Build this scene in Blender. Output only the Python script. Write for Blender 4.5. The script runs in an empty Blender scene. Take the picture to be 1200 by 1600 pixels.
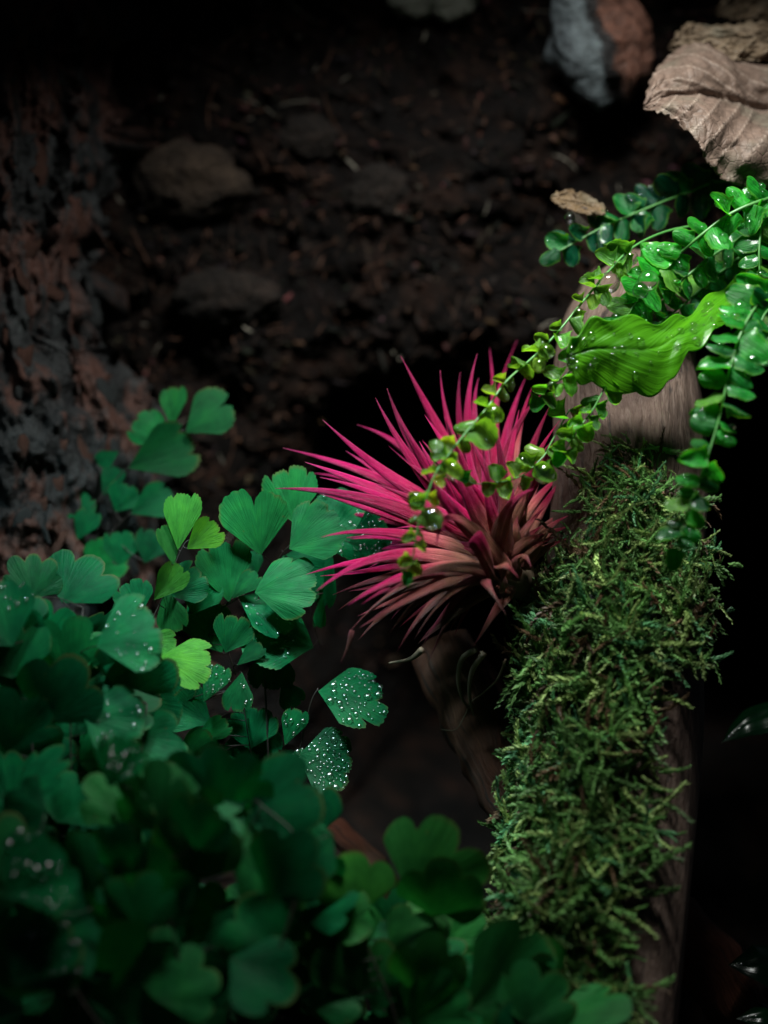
import bpy, math, random
import numpy as np
from mathutils import Vector, Matrix, noise

# ------------------------------------------------------------------ camera, world, lamps, exposure
scene = bpy.context.scene
CM = 0.01
DIST = 32.0                       # cm from the lens to the plane in focus
PITCH = math.radians(15)
FRAME_W = 13.0                    # cm across the frame at the plane in focus
F = Vector((0, math.cos(PITCH), -math.sin(PITCH)))
R = Vector((1, 0, 0))
U = R.cross(F)
CAM = -F * DIST                   # cm

cam_data = bpy.data.cameras.new('camera')
cam = bpy.data.objects.new('camera', cam_data)
scene.collection.objects.link(cam)
cam.matrix_world = Matrix.Translation(CAM * CM) @ Matrix((R, U, -F)).transposed().to_4x4()
cam_data.sensor_fit = 'VERTICAL'
cam_data.sensor_height = 36
cam_data.lens = 36 * DIST / (FRAME_W * 4 / 3)
cam_data.clip_start = 0.01
cam_data.clip_end = 20
cam_data.dof.use_dof = True
cam_data.dof.focus_distance = (DIST - 0.5) * CM
cam_data.dof.aperture_fstop = cam_data.lens / 8.0
cam_data.dof.aperture_blades = 0
scene.camera = cam

world = bpy.data.worlds.new('World')
scene.world = world
world.use_nodes = True
bg = world.node_tree.nodes['Background']
bg.inputs['Color'].default_value = (0.45, 0.6, 0.75, 1)
bg.inputs['Strength'].default_value = 0.016

def lamp_area(name, loc, target, sx, sy, power, color, spread=180):
    l = bpy.data.lights.new(name, 'AREA')
    l.shape = 'RECTANGLE'; l.size = sx * CM; l.size_y = sy * CM
    l.energy = power; l.color = color; l.spread = math.radians(spread)
    o = bpy.data.objects.new(name, l)
    scene.collection.objects.link(o)
    o.location = Vector(loc) * CM
    o.rotation_euler = (Vector(target) - Vector(loc)).to_track_quat('-Z', 'Y').to_euler()
    return o

# a row of cool white diodes over the planting, close above the frame
for k in range(7):
    lamp_area('grow_lamp', (2.5 + (k - 3) * 0.85, -2.6, 16.3), (2.6 + (k - 3) * 0.35, 0.0, 1.2), 0.42, 2.4, 0.029, (0.97, 1.0, 0.95), 92)
# a bluish lamp further off on the other side
lamp_area('side_lamp', (-6.0, -6.0, 15.0), (-2.9, -0.8, -0.2), 2.5, 2.5, 0.030, (0.62, 0.97, 1.0), 36)

scene.view_settings.view_transform = 'Standard'
scene.view_settings.look = 'None'
scene.view_settings.gamma = 1
scene.view_settings.exposure = 0.0
scene.render.engine = 'CYCLES'
scene.cycles.use_denoising = True
scene.cycles.max_bounces = 10
scene.cycles.transmission_bounces = 8
scene.cycles.transparent_max_bounces = 8
scene.cycles.sample_clamp_indirect = 4
scene.cycles.sample_clamp_direct = 0
scene.cycles.blur_glossy = 0.6

# ------------------------------------------------------------------ helpers
COL = scene.collection
rnd = random.Random(7)

def P(px, py, d=0.0):
    """photo pixel (1200 x 1600) at d cm behind the plane in focus -> metres"""
    dep = DIST + d
    k = FRAME_W / 1200 * dep / DIST
    return (CAM + F * dep + R * ((px - 600) * k) + U * ((800 - py) * k)) * CM

def L(n, d=0.0):
    return n * FRAME_W / 1200 * (DIST + d) / DIST * CM

class MB:
    def __init__(s):
        s.v = []; s.f = []; s.uv = []; s.c = []
    def add(s, verts, faces, uvs=None, col=(1, 1, 1)):
        o = len(s.v)
        s.v += [tuple(v) for v in verts]
        s.f += [tuple(i + o for i in f) for f in faces]
        s.uv += list(uvs) if uvs is not None else [(0, 0)] * len(verts)
        s.c += [col] * len(verts)
    def tube(s, pts, rad, n=7, col=(1, 1, 1), cap=True):
        pts = [Vector(p) for p in pts]
        m = len(pts); ver = []; uv = []; fac = []
        t0 = (pts[1] - pts[0]).normalized()
        a = t0.orthogonal().normalized()
        for i in range(m):
            t = (pts[min(i + 1, m - 1)] - pts[max(i - 1, 0)]).normalized()
            a = (a - t * a.dot(t)).normalized(); b = t.cross(a)
            r = rad[i] if hasattr(rad, '__len__') else rad
            for k in range(n):
                w = 2 * math.pi * k / n
                ver.append(pts[i] + (a * math.cos(w) + b * math.sin(w)) * r); uv.append((k / n, i / (m - 1)))
        for i in range(m - 1):
            for k in range(n):
                fac.append((i * n + k, i * n + (k + 1) % n, (i + 1) * n + (k + 1) % n, (i + 1) * n + k))
        if cap:
            fac.append(tuple(range(n))[::-1]); fac.append(tuple(range((m - 1) * n, m * n)))
        s.add(ver, fac, uv, col)
    def mesh(s, name, smooth=True):
        me = bpy.data.meshes.new(name)
        me.from_pydata(s.v, [], s.f)
        lv = np.zeros(len(me.loops), dtype=np.int32); me.loops.foreach_get('vertex_index', lv)
        uvl = me.uv_layers.new(name='UVMap')
        uvl.data.foreach_set('uv', np.array(s.uv, dtype=np.float32)[lv].ravel())
        ca = me.color_attributes.new('tint', 'FLOAT_COLOR', 'POINT')
        cc = np.ones((len(s.v), 4), dtype=np.float32); cc[:, :3] = np.array(s.c, dtype=np.float32)
        ca.data.foreach_set('color', cc.ravel())
        if smooth: me.polygons.foreach_set('use_smooth', [True] * len(me.polygons))
        me.update()
        return me

def link(name, me, mat=None, parent=None, M=None):
    o = bpy.data.objects.new(name, me)
    COL.objects.link(o)
    if mat and me and not me.materials: me.materials.append(mat)
    if parent:
        o.parent = parent
        pw = parent['_w'] if False else WORLD.get(parent.name, Matrix())
        o.matrix_parent_inverse = pw.inverted()
    if M is not None: o.matrix_basis = M
    WORLD[o.name] = M if M is not None else Matrix()
    return o
WORLD = {}

def thing(name, base, label, cat, group=None):
    o = bpy.data.objects.new(name, None)
    o.empty_display_size = 0.004
    COL.objects.link(o)
    M = Matrix.Translation(base); o.matrix_basis = M; WORLD[o.name] = M
    return tag(o, label, cat, group)

def tag(o, label, cat, group=None, kind=None):
    o['label'] = label; o['category'] = cat
    if group: o['group'] = group
    if kind: o['kind'] = kind
    return o

def catmull(pts, n):
    pts = [Vector(p) for p in pts]
    q = [pts[0] * 2 - pts[1]] + pts + [pts[-1] * 2 - pts[-2]]
    out = []
    segs = len(pts) - 1
    for i in range(n + 1):
        t = i / n * segs; k = min(int(t), segs - 1); u = t - k
        a, b, c, d = q[k:k + 4]
        out.append(0.5 * ((2 * b) + (c - a) * u + (2 * a - 5 * b + 4 * c - d) * u * u + (3 * b - a - 3 * c + d) * u ** 3))
    return out

# ------------------------------------------------------------------ materials
class NT:
    def __init__(s, name):
        s.m = bpy.data.materials.new(name); s.m.use_nodes = True
        s.t = s.m.node_tree; s.t.nodes.clear()
        s.out = s.n('ShaderNodeOutputMaterial')
    def n(s, typ, ins=None, **kw):
        nd = s.t.nodes.new(typ)
        for k, v in kw.items(): setattr(nd, k, v)
        for k, v in (ins or {}).items():
            if isinstance(v, bpy.types.NodeSocket): s.t.links.new(v, nd.inputs[k])
            else: nd.inputs[k].default_value = v
        return nd
    def math(s, op, a, b=0.0, c=None):
        ins = {0: a, 1: b}
        if c is not None: ins[2] = c
        return s.n('ShaderNodeMath', ins, operation=op).outputs[0]
    def mix(s, f, a, b, bt='MIX'):
        nd = s.n('ShaderNodeMix', data_type='RGBA', blend_type=bt)
        for k, v in ((0, f), (6, a), (7, b)):
            if isinstance(v, bpy.types.NodeSocket): s.t.links.new(v, nd.inputs[k])
            else: nd.inputs[k].default_value = v if k == 0 else (*v, 1)
        return nd.outputs[2]
    def ramp(s, f, stops, interp='LINEAR'):
        nd = s.n('ShaderNodeValToRGB', {0: f}); cr = nd.color_ramp; cr.interpolation = interp
        while len(cr.elements) < len(stops): cr.elements.new(0.5)
        for e, (p, c) in zip(cr.elements, stops):
            e.position = p; e.color = (*c, 1) if hasattr(c, '__len__') else (c, c, c, 1)
        return nd.outputs[0]
    def noise(s, vec, scale, detail=4, rough=0.55, dist=0.0):
        return s.n('ShaderNodeTexNoise', {'Vector': vec, 'Scale': scale, 'Detail': detail, 'Roughness': rough, 'Distortion': dist}).outputs['Fac']
    def bump(s, h, strength, dist):
        return s.n('ShaderNodeBump', {'Height': h, 'Strength': strength, 'Distance': dist}).outputs[0]
    def surf(s, sh):
        s.t.links.new(sh, s.out.inputs['Surface']); return s.m

def coords(n):
    tc = n.n('ShaderNodeTexCoord'); return tc.outputs['Object'], tc.outputs['UV']

def leaf_material(name, dark, lime, trans, rough=0.45, vein=60.0, vbump=0.00012, fine=0.5, tmix=0.38, coat=0.0, spec=0.13, edge=0.0):
    """thin leaf; the object's colour (red) moves the pigment from dark green to young lime"""
    n = NT(name); ob, uv = coords(n)
    oi = n.n('ShaderNodeObjectInfo')
    sep = n.n('ShaderNodeSeparateColor', {0: oi.outputs['Color']})
    base = n.mix(sep.outputs[1], n.mix(sep.outputs[0], dark, lime), (0.20, 0.33, 0.05))
    sx = n.n('ShaderNodeSeparateXYZ', {0: uv})
    cv = n.n('ShaderNodeCombineXYZ', {0: n.math('MULTIPLY', sx.outputs[0], vein), 1: n.math('MULTIPLY', sx.outputs[1], 2.2), 2: n.math('MULTIPLY', oi.outputs['Random'], 17.0)}).outputs[0]
    vn = n.noise(cv, 1.0, 3, 0.5, 0.2)
    blot = n.noise(n.n('ShaderNodeCombineXYZ', {0: n.math('MULTIPLY', sx.outputs[0], 3.0), 1: n.math('MULTIPLY', sx.outputs[1], 3.0), 2: n.math('MULTIPLY', oi.outputs['Random'], 31.0)}).outputs[0], 1.0, 4)
    c1 = n.mix(n.ramp(vn, [(0.35, 0.0), (0.7, 1.0)]), (0.62, 0.66, 0.6), (1.15, 1.12, 1.1))
    base = n.mix(1.0, base, n.ramp(oi.outputs['Random'], [(0.0, (0.45, 0.5, 0.5)), (0.45, (0.8, 0.8, 0.8)), (0.8, (0.95, 1.0, 0.9)), (1.0, (1.5, 1.1, 0.7))]), 'MULTIPLY')
    base = n.mix(fine, base, c1, 'MULTIPLY')
    base = n.mix(1.0, base, n.ramp(blot, [(0.28, (0.55, 0.62, 0.62)), (0.5, (0.9, 0.92, 0.9)), (0.72, (1.35, 1.2, 1.0))]), 'MULTIPLY')
    if edge:
        eg = n.ramp(n.math('ABSOLUTE', n.math('SUBTRACT', sx.outputs[0], 0.5)), [(0.40, 0.0), (0.5, edge)])
        base = n.mix(eg, base, (0.14, 0.36, 0.03))
    # browned rim in places
    rim = n.math('MULTIPLY', n.ramp(sx.outputs[1], [(0.93, 0.0), (1.0, 1.0)]), n.ramp(blot, [(0.45, 0.0), (0.62, 0.7)]))
    base = n.mix(rim, base, (0.10, 0.085, 0.025))
    spot = n.ramp(n.noise(n.n('ShaderNodeVectorMath', {0: ob, 1: oi.outputs['Location']}, operation='ADD').outputs[0], 9.0, 4, .7), [(0.66, 0.0), (0.71, 0.75)])
    base = n.mix(spot, base, (0.09, 0.075, 0.02))
    nz = n.noise(ob, 60.0, 3)
    bp = n.bump(n.math('ADD', vn, n.math('MULTIPLY', nz, 0.25)), 0.8, vbump)
    pr = n.n('ShaderNodeBsdfPrincipled', {'Base Color': base, 'Roughness': rough, 'Specular IOR Level': spec, 'Normal': bp, 'Coat Weight': coat, 'Coat Roughness': 0.12})
    tr = n.n('ShaderNodeBsdfTranslucent', {'Color': n.mix(1.0, base, trans, 'MULTIPLY'), 'Normal': bp})
    return n.surf(n.n('ShaderNodeMixShader', {0: tmix, 1: pr.outputs[0], 2: tr.outputs[0]}).outputs[0])

MAT_MAIDEN = leaf_material('maidenhair_leaf', (0.002, 0.145, 0.052), (0.09, 0.34, 0.022), (1.0, 1.7, 0.8), rough=0.5, vbump=0.00018, fine=0.6)
MAT_FERN = leaf_material('fern_leaflet', (0.003, 0.075, 0.042), (0.03, 0.42, 0.035), (2.2, 1.9, 0.6), spec=.3, edge=.5, rough=0.25, vein=14, vbump=0.0003, fine=0.6, tmix=0.5, coat=0.35)
MAT_BROAD = leaf_material('broad_leaf', (0.012, 0.13, 0.012), (0.16, 0.62, 0.012), (1.5, 1.4, 0.4), spec=.25, rough=0.36, vein=14, vbump=0.0003, fine=0.3, tmix=0.5, coat=0.15)

def mat_stem(name, c1, c2, rough=0.4):
    n = NT(name); ob, uv = coords(n)
    nz = n.noise(ob, 300.0, 3)
    return n.surf(n.n('ShaderNodeBsdfPrincipled', {'Base Color': n.mix(nz, c1, c2), 'Roughness': rough, 'Normal': n.bump(nz, 0.5, 0.0003)}).outputs[0])
MAT_WIRE = mat_stem('wiry_dark_stem', (0.006, 0.0045, 0.004), (0.02, 0.012, 0.008), 0.55)
MAT_RACHIS = mat_stem('green_stem', (0.03, 0.14, 0.03), (0.07, 0.22, 0.045), 0.4)
MAT_ROOT = mat_stem('dry_root', (0.10, 0.07, 0.045), (0.22, 0.15, 0.10), 0.7)

def mat_air():
    n = NT('air_plant_leaf'); ob, uv = coords(n)
    oi = n.n('ShaderNodeObjectInfo'); sep = n.n('ShaderNodeSeparateColor', {0: oi.outputs['Color']})
    sx = n.n('ShaderNodeSeparateXYZ', {0: uv})
    st = n.noise(n.n('ShaderNodeCombineXYZ', {0: n.math('MULTIPLY', sx.outputs[0], 26.0), 1: n.math('MULTIPLY', sx.outputs[1], 3.0), 2: n.math('MULTIPLY', oi.outputs['Random'], 23.0)}).outputs[0], 1.0, 3)
    # tan at the sheath, crimson from part-way up; object colour green = how far the tan climbs
    t = n.math('SUBTRACT', sx.outputs[1], sep.outputs[1])
    t = n.math('ADD', t, n.math('MULTIPLY', n.math('SUBTRACT', st, 0.5), 0.16))
    pink = n.ramp(t, [(0.0, (0.28, 0.12, 0.07)), (0.13, (0.42, 0.10, 0.09)), (0.30, (0.35, 0.002, 0.050)), (0.72, (0.47, 0.003, 0.098)), (0.93, (0.5, 0.025, 0.14)), (1.0, (0.30, 0.10, 0.10))])
    brown = n.ramp(sx.outputs[1], [(0.0, (0.12, 0.05, 0.025)), (0.45, (0.17, 0.08, 0.036)), (0.9, (0.14, 0.065, 0.034)), (1.0, (0.10, 0.05, 0.03))])
    base = n.mix(sep.outputs[0], pink, brown)
    base = n.mix(1.0, base, n.ramp(oi.outputs['Random'], [(0.0, (0.62, 0.6, 0.62)), (0.5, (0.95, 0.9, 0.95)), (1.0, (1.15, 1.1, 1.15))]), 'MULTIPLY')
    base = n.mix(0.9, base, n.ramp(st, [(0.3, (0.5, 0.4, 0.5)), (0.7, (1.15, 1.15, 1.15))]), 'MULTIPLY')
    ed = n.math('ABSOLUTE', n.math('SUBTRACT', sx.outputs[0], 0.5))
    base = n.mix(n.ramp(ed, [(0.45, 0.0), (0.5, 0.15)]), base, (0.5, 0.09, 0.18))
    sc = n.noise(ob, 420.0, 5, 0.7)
    base = n.mix(n.ramp(sc, [(0.52, 0.0), (0.76, 0.16)]), base, (0.48, 0.10, 0.22))
    base = n.mix(n.ramp(n.noise(ob, 150.0, 3), [(0.35, 0.40), (0.52, 0.0)]), base, (0.18, 0.003, 0.03))
    fz = n.noise(ob, 2600.0, 2)
    bp = n.bump(n.math('ADD', st, n.math('MULTIPLY', fz, 0.5)), 0.9, 0.0004)
    pr = n.n('ShaderNodeBsdfPrincipled', {'Base Color': base, 'Roughness': 0.4, 'Specular IOR Level': 0.22, 'Normal': bp,
             'Sheen Weight': 0.07, 'Sheen Roughness': 0.35, 'Sheen Tint': (1, 0.45, 0.75, 1),
             'Subsurface Weight': 0.12, 'Subsurface Radius': (1, 0.2, 0.3), 'Subsurface Scale': 0.0008})
    return n.surf(pr.outputs[0])
MAT_AIR = mat_air()

def mat_soil():
    n = NT('peat_soil'); ob, uv = coords(n)
    a = n.noise(ob, 90.0, 8, 0.68); b = n.noise(ob, 420.0, 5, 0.7); c = n.noise(ob, 28.0, 3)
    col = n.ramp(a, [(0.36, (0.0007, 0.0005, 0.0004)), (0.5, (0.0046, 0.0025, 0.0017)), (0.64, (0.023, 0.0098, 0.0058)), (0.8, (0.09, 0.033, 0.018))])
    col = n.mix(n.ramp(b, [(0.57, 0.0), (0.74, 0.6)]), col, (0.045, 0.024, 0.016))
    col = n.mix(n.ramp(c, [(0.45, 0.0), (0.7, 0.55)]), col, n.mix(b, (0.003, 0.0025, 0.003), (0.016, 0.013, 0.013)))
    bp = n.bump(n.math('ADD', a, n.math('MULTIPLY', b, 0.6)), 1.0, 0.005)
    return n.surf(n.n('ShaderNodeBsdfPrincipled', {'Base Color': col, 'Roughness': 0.8, 'Specular IOR Level': 0.15, 'Normal': bp}).outputs[0])
MAT_SOIL = mat_soil()

def mat_rock(name, stops, scale=130.0, rough=0.85, bumpd=0.002):
    n = NT(name); ob, uv = coords(n)
    a = n.noise(ob, scale, 7, 0.65, 0.6); b = n.noise(ob, scale * 5, 4)
    col = n.ramp(n.math('ADD', n.math('MULTIPLY', a, 0.8), n.math('MULTIPLY', b, 0.2)), stops)
    return n.surf(n.n('ShaderNodeBsdfPrincipled', {'Base Color': col, 'Roughness': rough, 'Specular IOR Level': 0.3, 'Normal': n.bump(n.math('ADD', a, b), 1.0, bumpd)}).outputs[0])
MAT_CLOD = mat_rock('clay_clod', [(0.3, (0.012, 0.008, 0.005)), (0.5, (0.032, 0.02, 0.013)), (0.7, (0.07, 0.046, 0.03))], 180)
MAT_CLOD2 = mat_rock('dark_clod', [(0.3, (0.003, 0.002, 0.0016)), (0.5, (0.011, 0.007, 0.005)), (0.7, (0.03, 0.018, 0.013))], 180)
MAT_PALE = mat_rock('pale_stone', [(0.3, (0.10, 0.105, 0.085)), (0.5, (0.16, 0.165, 0.135)), (0.7, (0.2, 0.2, 0.17))], 90)
MAT_CHIP = mat_rock('bark_chip', [(0.3, (0.04, 0.02, 0.014)), (0.5, (0.14, 0.062, 0.044)), (0.7, (0.26, 0.12, 0.085))], 240)
MAT_GREYCHIP = mat_rock('grey_chip', [(0.3, (0.015, 0.017, 0.018)), (0.5, (0.05, 0.056, 0.058)), (0.7, (0.14, 0.155, 0.155))], 240)

def mat_burnt():
    n = NT('grey_and_rust_wood'); ob, uv = coords(n)
    g = n.n('ShaderNodeTexCoord').outputs['Generated']
    sx = n.n('ShaderNodeSeparateXYZ', {0: g})
    a = n.noise(ob, 160.0, 6, 0.65); b = n.noise(ob, 500.0, 4)
    d = n.math('ADD', sx.outputs[0], n.math('MULTIPLY', n.math('SUBTRACT', a, 0.5), 0.5))
    col = n.ramp(d, [(0.2, (0.075, 0.09, 0.10)), (0.42, (0.12, 0.145, 0.155)), (0.47, (0.012, 0.011, 0.012)), (0.56, (0.015, 0.011, 0.011)), (0.62, (0.13, 0.05, 0.03)), (0.9, (0.17, 0.07, 0.045))])
    col = n.mix(1.0, col, n.ramp(b, [(0.3, 0.45), (0.7, 1.2)]), 'MULTIPLY')
    return n.surf(n.n('ShaderNodeBsdfPrincipled', {'Base Color': col, 'Roughness': 0.7, 'Normal': n.bump(n.math('ADD', a, b), 1.0, 0.0015)}).outputs[0])
MAT_BURNT = mat_burnt()

def mat_bark():
    n = NT('cork_bark'); ob, uv = coords(n)
    mp = n.n('ShaderNodeMapping', {'Vector': ob, 'Scale': (1, 1, 0.42)}).outputs[0]
    a = n.noise(mp, 120.0, 7, 0.66, 0.5); b = n.noise(mp, 45.0, 3); c = n.noise(ob, 500.0, 4)
    col = n.ramp(a, [(0.32, (0.003, 0.003, 0.004)), (0.48, (0.006, 0.0065, 0.007)), (0.62, (0.018, 0.020, 0.021)), (0.78, (0.10, 0.112, 0.112))])
    rust = n.ramp(n.noise(mp, 95.0, 5, 0.65), [(0.50, 0.0), (0.58, 0.85)])
    col = n.mix(rust, col, n.mix(c, (0.014, 0.006, 0.0045), (0.11, 0.040, 0.026)))
    return n.surf(n.n('ShaderNodeBsdfPrincipled', {'Base Color': col, 'Roughness': 0.7, 'Specular IOR Level': 0.35, 'Normal': n.bump(n.math('ADD', a, n.math('MULTIPLY', c, 0.3)), 1.0, 0.003)}).outputs[0])
MAT_BARK = mat_bark()

def mat_wood(name='weathered_wood', k=0.62, red=(0.05, 0.02, 0.013), wr=0.65):
    n = NT(name); ob, uv = coords(n)
    g = n.n('ShaderNodeAttribute', attribute_name='tint').outputs['Vector']
    a = n.noise(g, 42.0, 7, 0.7, 0.3); b = n.noise(ob, 55.0, 4); c = n.noise(g, 20.0, 4, 0.6, 0.1)
    col = n.ramp(a, [(0.3, (0.09, 0.05, 0.036)), (0.5, (0.19, 0.12, 0.09)), (0.7, (0.31, 0.225, 0.18))])
    col = n.mix(n.ramp(b, [(0.40, 0.0), (0.65, 0.85)]), col, red)
    col = n.mix(1.0, col, k if hasattr(k, '__len__') else (k, k, k), 'MULTIPLY')
    col = n.mix(n.ramp(c, [(0.56, 0.0), (0.66, 0.9)]), col, (0.02, 0.012, 0.01))
    return n.surf(n.n('ShaderNodeBsdfPrincipled', {'Base Color': col, 'Roughness': 0.62, 'Specular IOR Level': 0.35, 'Normal': n.bump(n.math('ADD', a, c), 1.0, 0.0006)}).outputs[0])
MAT_WOOD = mat_wood()
MAT_BRANCH = mat_wood('reddish_branch', (0.6, 0.32, 0.22), (0.12, 0.038, 0.02))

def mat_moss():
    n = NT('moss_shoots')
    at = n.n('ShaderNodeAttribute', attribute_name='tint'); ob, uv = coords(n)
    nz = n.noise(ob, 500.0, 3)
    base = n.mix(1.0, at.outputs['Color'], n.ramp(nz, [(0.3, 0.6), (0.7, 1.25)]), 'MULTIPLY')
    pr = n.n('ShaderNodeBsdfPrincipled', {'Base Color': base, 'Roughness': 0.5, 'Specular IOR Level': 0.35})
    tr = n.n('ShaderNodeBsdfTranslucent', {'Color': base})
    return n.surf(n.n('ShaderNodeMixShader', {0: 0.3, 1: pr.outputs[0], 2: tr.outputs[0]}).outputs[0])
MAT_MOSS = mat_moss()

def mat_fibre():
    n = NT('litter_fibre'); at = n.n('ShaderNodeAttribute', attribute_name='tint')
    return n.surf(n.n('ShaderNodeBsdfPrincipled', {'Base Color': at.outputs['Color'], 'Roughness': 0.8, 'Specular IOR Level': 0.2}).outputs[0])
MAT_FIBRE = mat_fibre()

def mat_dry(name, c1, c2, vein=(0.30, 0.2, 0.15)):
    n = NT(name); ob, uv = coords(n)
    v1 = n.n('ShaderNodeTexVoronoi', {'Vector': ob, 'Scale': 520.0}, feature='DISTANCE_TO_EDGE').outputs[0]
    v2 = n.n('ShaderNodeTexVoronoi', {'Vector': ob, 'Scale': 900.0}, feature='DISTANCE_TO_EDGE').outputs[0]
    a = n.noise(ob, 80.0, 5, 0.6); b = n.noise(ob, 700.0, 4)
    at = n.n('ShaderNodeAttribute', attribute_name='tint')
    col = n.mix(n.ramp(a, [(0.3, 0.0), (0.7, 1.0)]), c1, c2)
    col = n.mix(n.ramp(n.noise(ob, 110.0, 3), [(0.5, 0.0), (0.68, 0.55)]), col, (0.12, 0.115, 0.085))
    col = n.mix(n.ramp(v1, [(0.0, 0.55), (0.05, 0.0)]), col, tuple(x * 0.5 for x in c1))
    col = n.mix(1.0, col, n.ramp(b, [(0.3, 0.75), (0.7, 1.2)]), 'MULTIPLY')
    col = n.mix(at.outputs['Fac'], vein, col)
    spots = n.ramp(n.noise(ob, 300.0, 2), [(0.7, 0.0), (0.74, 0.8)])
    col = n.mix(spots, col, (0.02, 0.012, 0.01))
    h = n.math('ADD', n.math('MULTIPLY', n.ramp(v1, [(0.0, 0.0), (0.1, 1.0)]), 0.7), n.math('ADD', n.math('MULTIPLY', n.ramp(v2, [(0.0, 0.0), (0.12, 1.0)]), 0.3), b))
    bp = n.bump(h, 0.5, 0.0002)
    pr = n.n('ShaderNodeBsdfPrincipled', {'Base Color': col, 'Roughness': 0.6, 'Specular IOR Level': 0.3, 'Normal': bp})
    tr = n.n('ShaderNodeBsdfTranslucent', {'Color': col, 'Normal': bp})
    return n.surf(n.n('ShaderNodeMixShader', {0: 0.12, 1: pr.outputs[0], 2: tr.outputs[0]}).outputs[0])
MAT_DRY = mat_dry('dry_leaf', (0.095, 0.062, 0.046), (0.165, 0.112, 0.088), (0.32, 0.245, 0.20))
MAT_DRY3 = mat_dry('dry_leaf_scrap', (0.07, 0.042, 0.02), (0.13, 0.085, 0.045), (0.12, 0.08, 0.05))
MAT_DRY2 = mat_dry('dry_leaf_olive', (0.11, 0.075, 0.045), (0.17, 0.12, 0.08), (0.2, 0.15, 0.1))

def mat_dew():
    n = NT('dew')
    gl = n.n('ShaderNodeBsdfGlossy', {'Color': (1, 1, 1, 1), 'Roughness': 0.24})
    rf = n.n('ShaderNodeBsdfRefraction', {'Roughness': 0.0, 'IOR': 1.333})
    tr = n.n('ShaderNodeBsdfTransparent', {'Color': (1, 1, 1, 1)})
    lw = n.n('ShaderNodeLayerWeight', {'Blend': 0.25}).outputs['Fresnel']
    body = n.n('ShaderNodeMixShader', {0: 0.6, 1: rf.outputs[0], 2: tr.outputs[0]}).outputs[0]
    return n.surf(n.n('ShaderNodeMixShader', {0: n.math('ADD', n.math('MULTIPLY', lw, 0.3), 0.15), 1: body, 2: gl.outputs[0]}).outputs[0])
MAT_DEW = mat_dew()
def mat_water():
    n = NT('water')
    gl = n.n('ShaderNodeBsdfPrincipled', {'Base Color': (1, 1, 1, 1), 'Roughness': 0.0, 'IOR': 1.333, 'Transmission Weight': 1.0})
    gs = n.n('ShaderNodeBsdfGlossy', {'Color': (1, 1, 1, 1), 'Roughness': 0.07})
    tr = n.n('ShaderNodeBsdfTransparent', {'Color': (1, 1, 1, 1)})
    b = n.n('ShaderNodeMixShader', {0: 0.38, 1: gl.outputs[0], 2: tr.outputs[0]}).outputs[0]
    return n.surf(n.n('ShaderNodeMixShader', {0: 0.05, 1: b, 2: gs.outputs[0]}).outputs[0])
MAT_WATER = mat_water()

# ------------------------------------------------------------------ soil bank and floor
def sstep(x, a, b):
    t = min(1, max(0, (x - a) / (b - a))); return t * t * (3 - 2 * t)
def soil_lump(x, z):
    p = Vector((x * 0.45, z * 0.45, 3.1))
    h = noise.fractal(p, 0.9, 2.1, 5) * 0.75
    h += abs(noise.noise(Vector((x * 1.5, z * 1.5, 7.7)))) * 0.35
    h += noise.noise(Vector((x * 3.2, z * 3.2, 1.3))) * 0.22 + noise.noise(Vector((x * 7, z * 7, 4.4))) * 0.13 + noise.noise(Vector((x * 15, z * 15, 2.4))) * 0.06
    return h
def bank_y(x, z):
    shade_hollow = 11.0 * sstep(x, -4.0, 2.4) * sstep(-z, -2.3, 3.2)  # recess added to the bank so its overhang keeps this area black
    return 6.2 + 0.33 * z + shade_hollow - soil_lump(x, z)
def on_soil(px, py):
    d = 6.0
    for _ in range(30):
        p = P(px, py, d) / CM
        d += (bank_y(p.x, p.z) - p.y) * 0.7
    return d
mb = MB(); nx, nz = 230, 330
rows = []
for j in range(nz + 1):
    s = j / nz
    for i in range(nx + 1):
        x = -11 + 22 * i / nx
        if s < 0.78:
            z = 15 - 24 * s / 0.78
            y = bank_y(x, z)
        else:
            k = (s - 0.78) / 0.22
            y0 = bank_y(x, -9.0)
            y = y0 + (-14 - y0) * k
            z = -9.0 - 0.9 * sstep(k, 0, 0.25) + soil_lump(x, y + 40) * 0.5 * sstep(k, 0, 0.2)
        mb.v.append((x * CM, y * CM, z * CM)); mb.uv.append((i / nx, s)); mb.c.append((1, 1, 1))
for j in range(nz):
    for i in range(nx):
        a = j * (nx + 1) + i
        mb.f.append((a, a + nx + 1, a + nx + 2, a + 1))
soil = link('soil_ground', mb.mesh('soil'), MAT_SOIL); soil['kind'] = 'structure'
soil['label'] = 'dark crumbly peat bank rising behind the plants'

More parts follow.
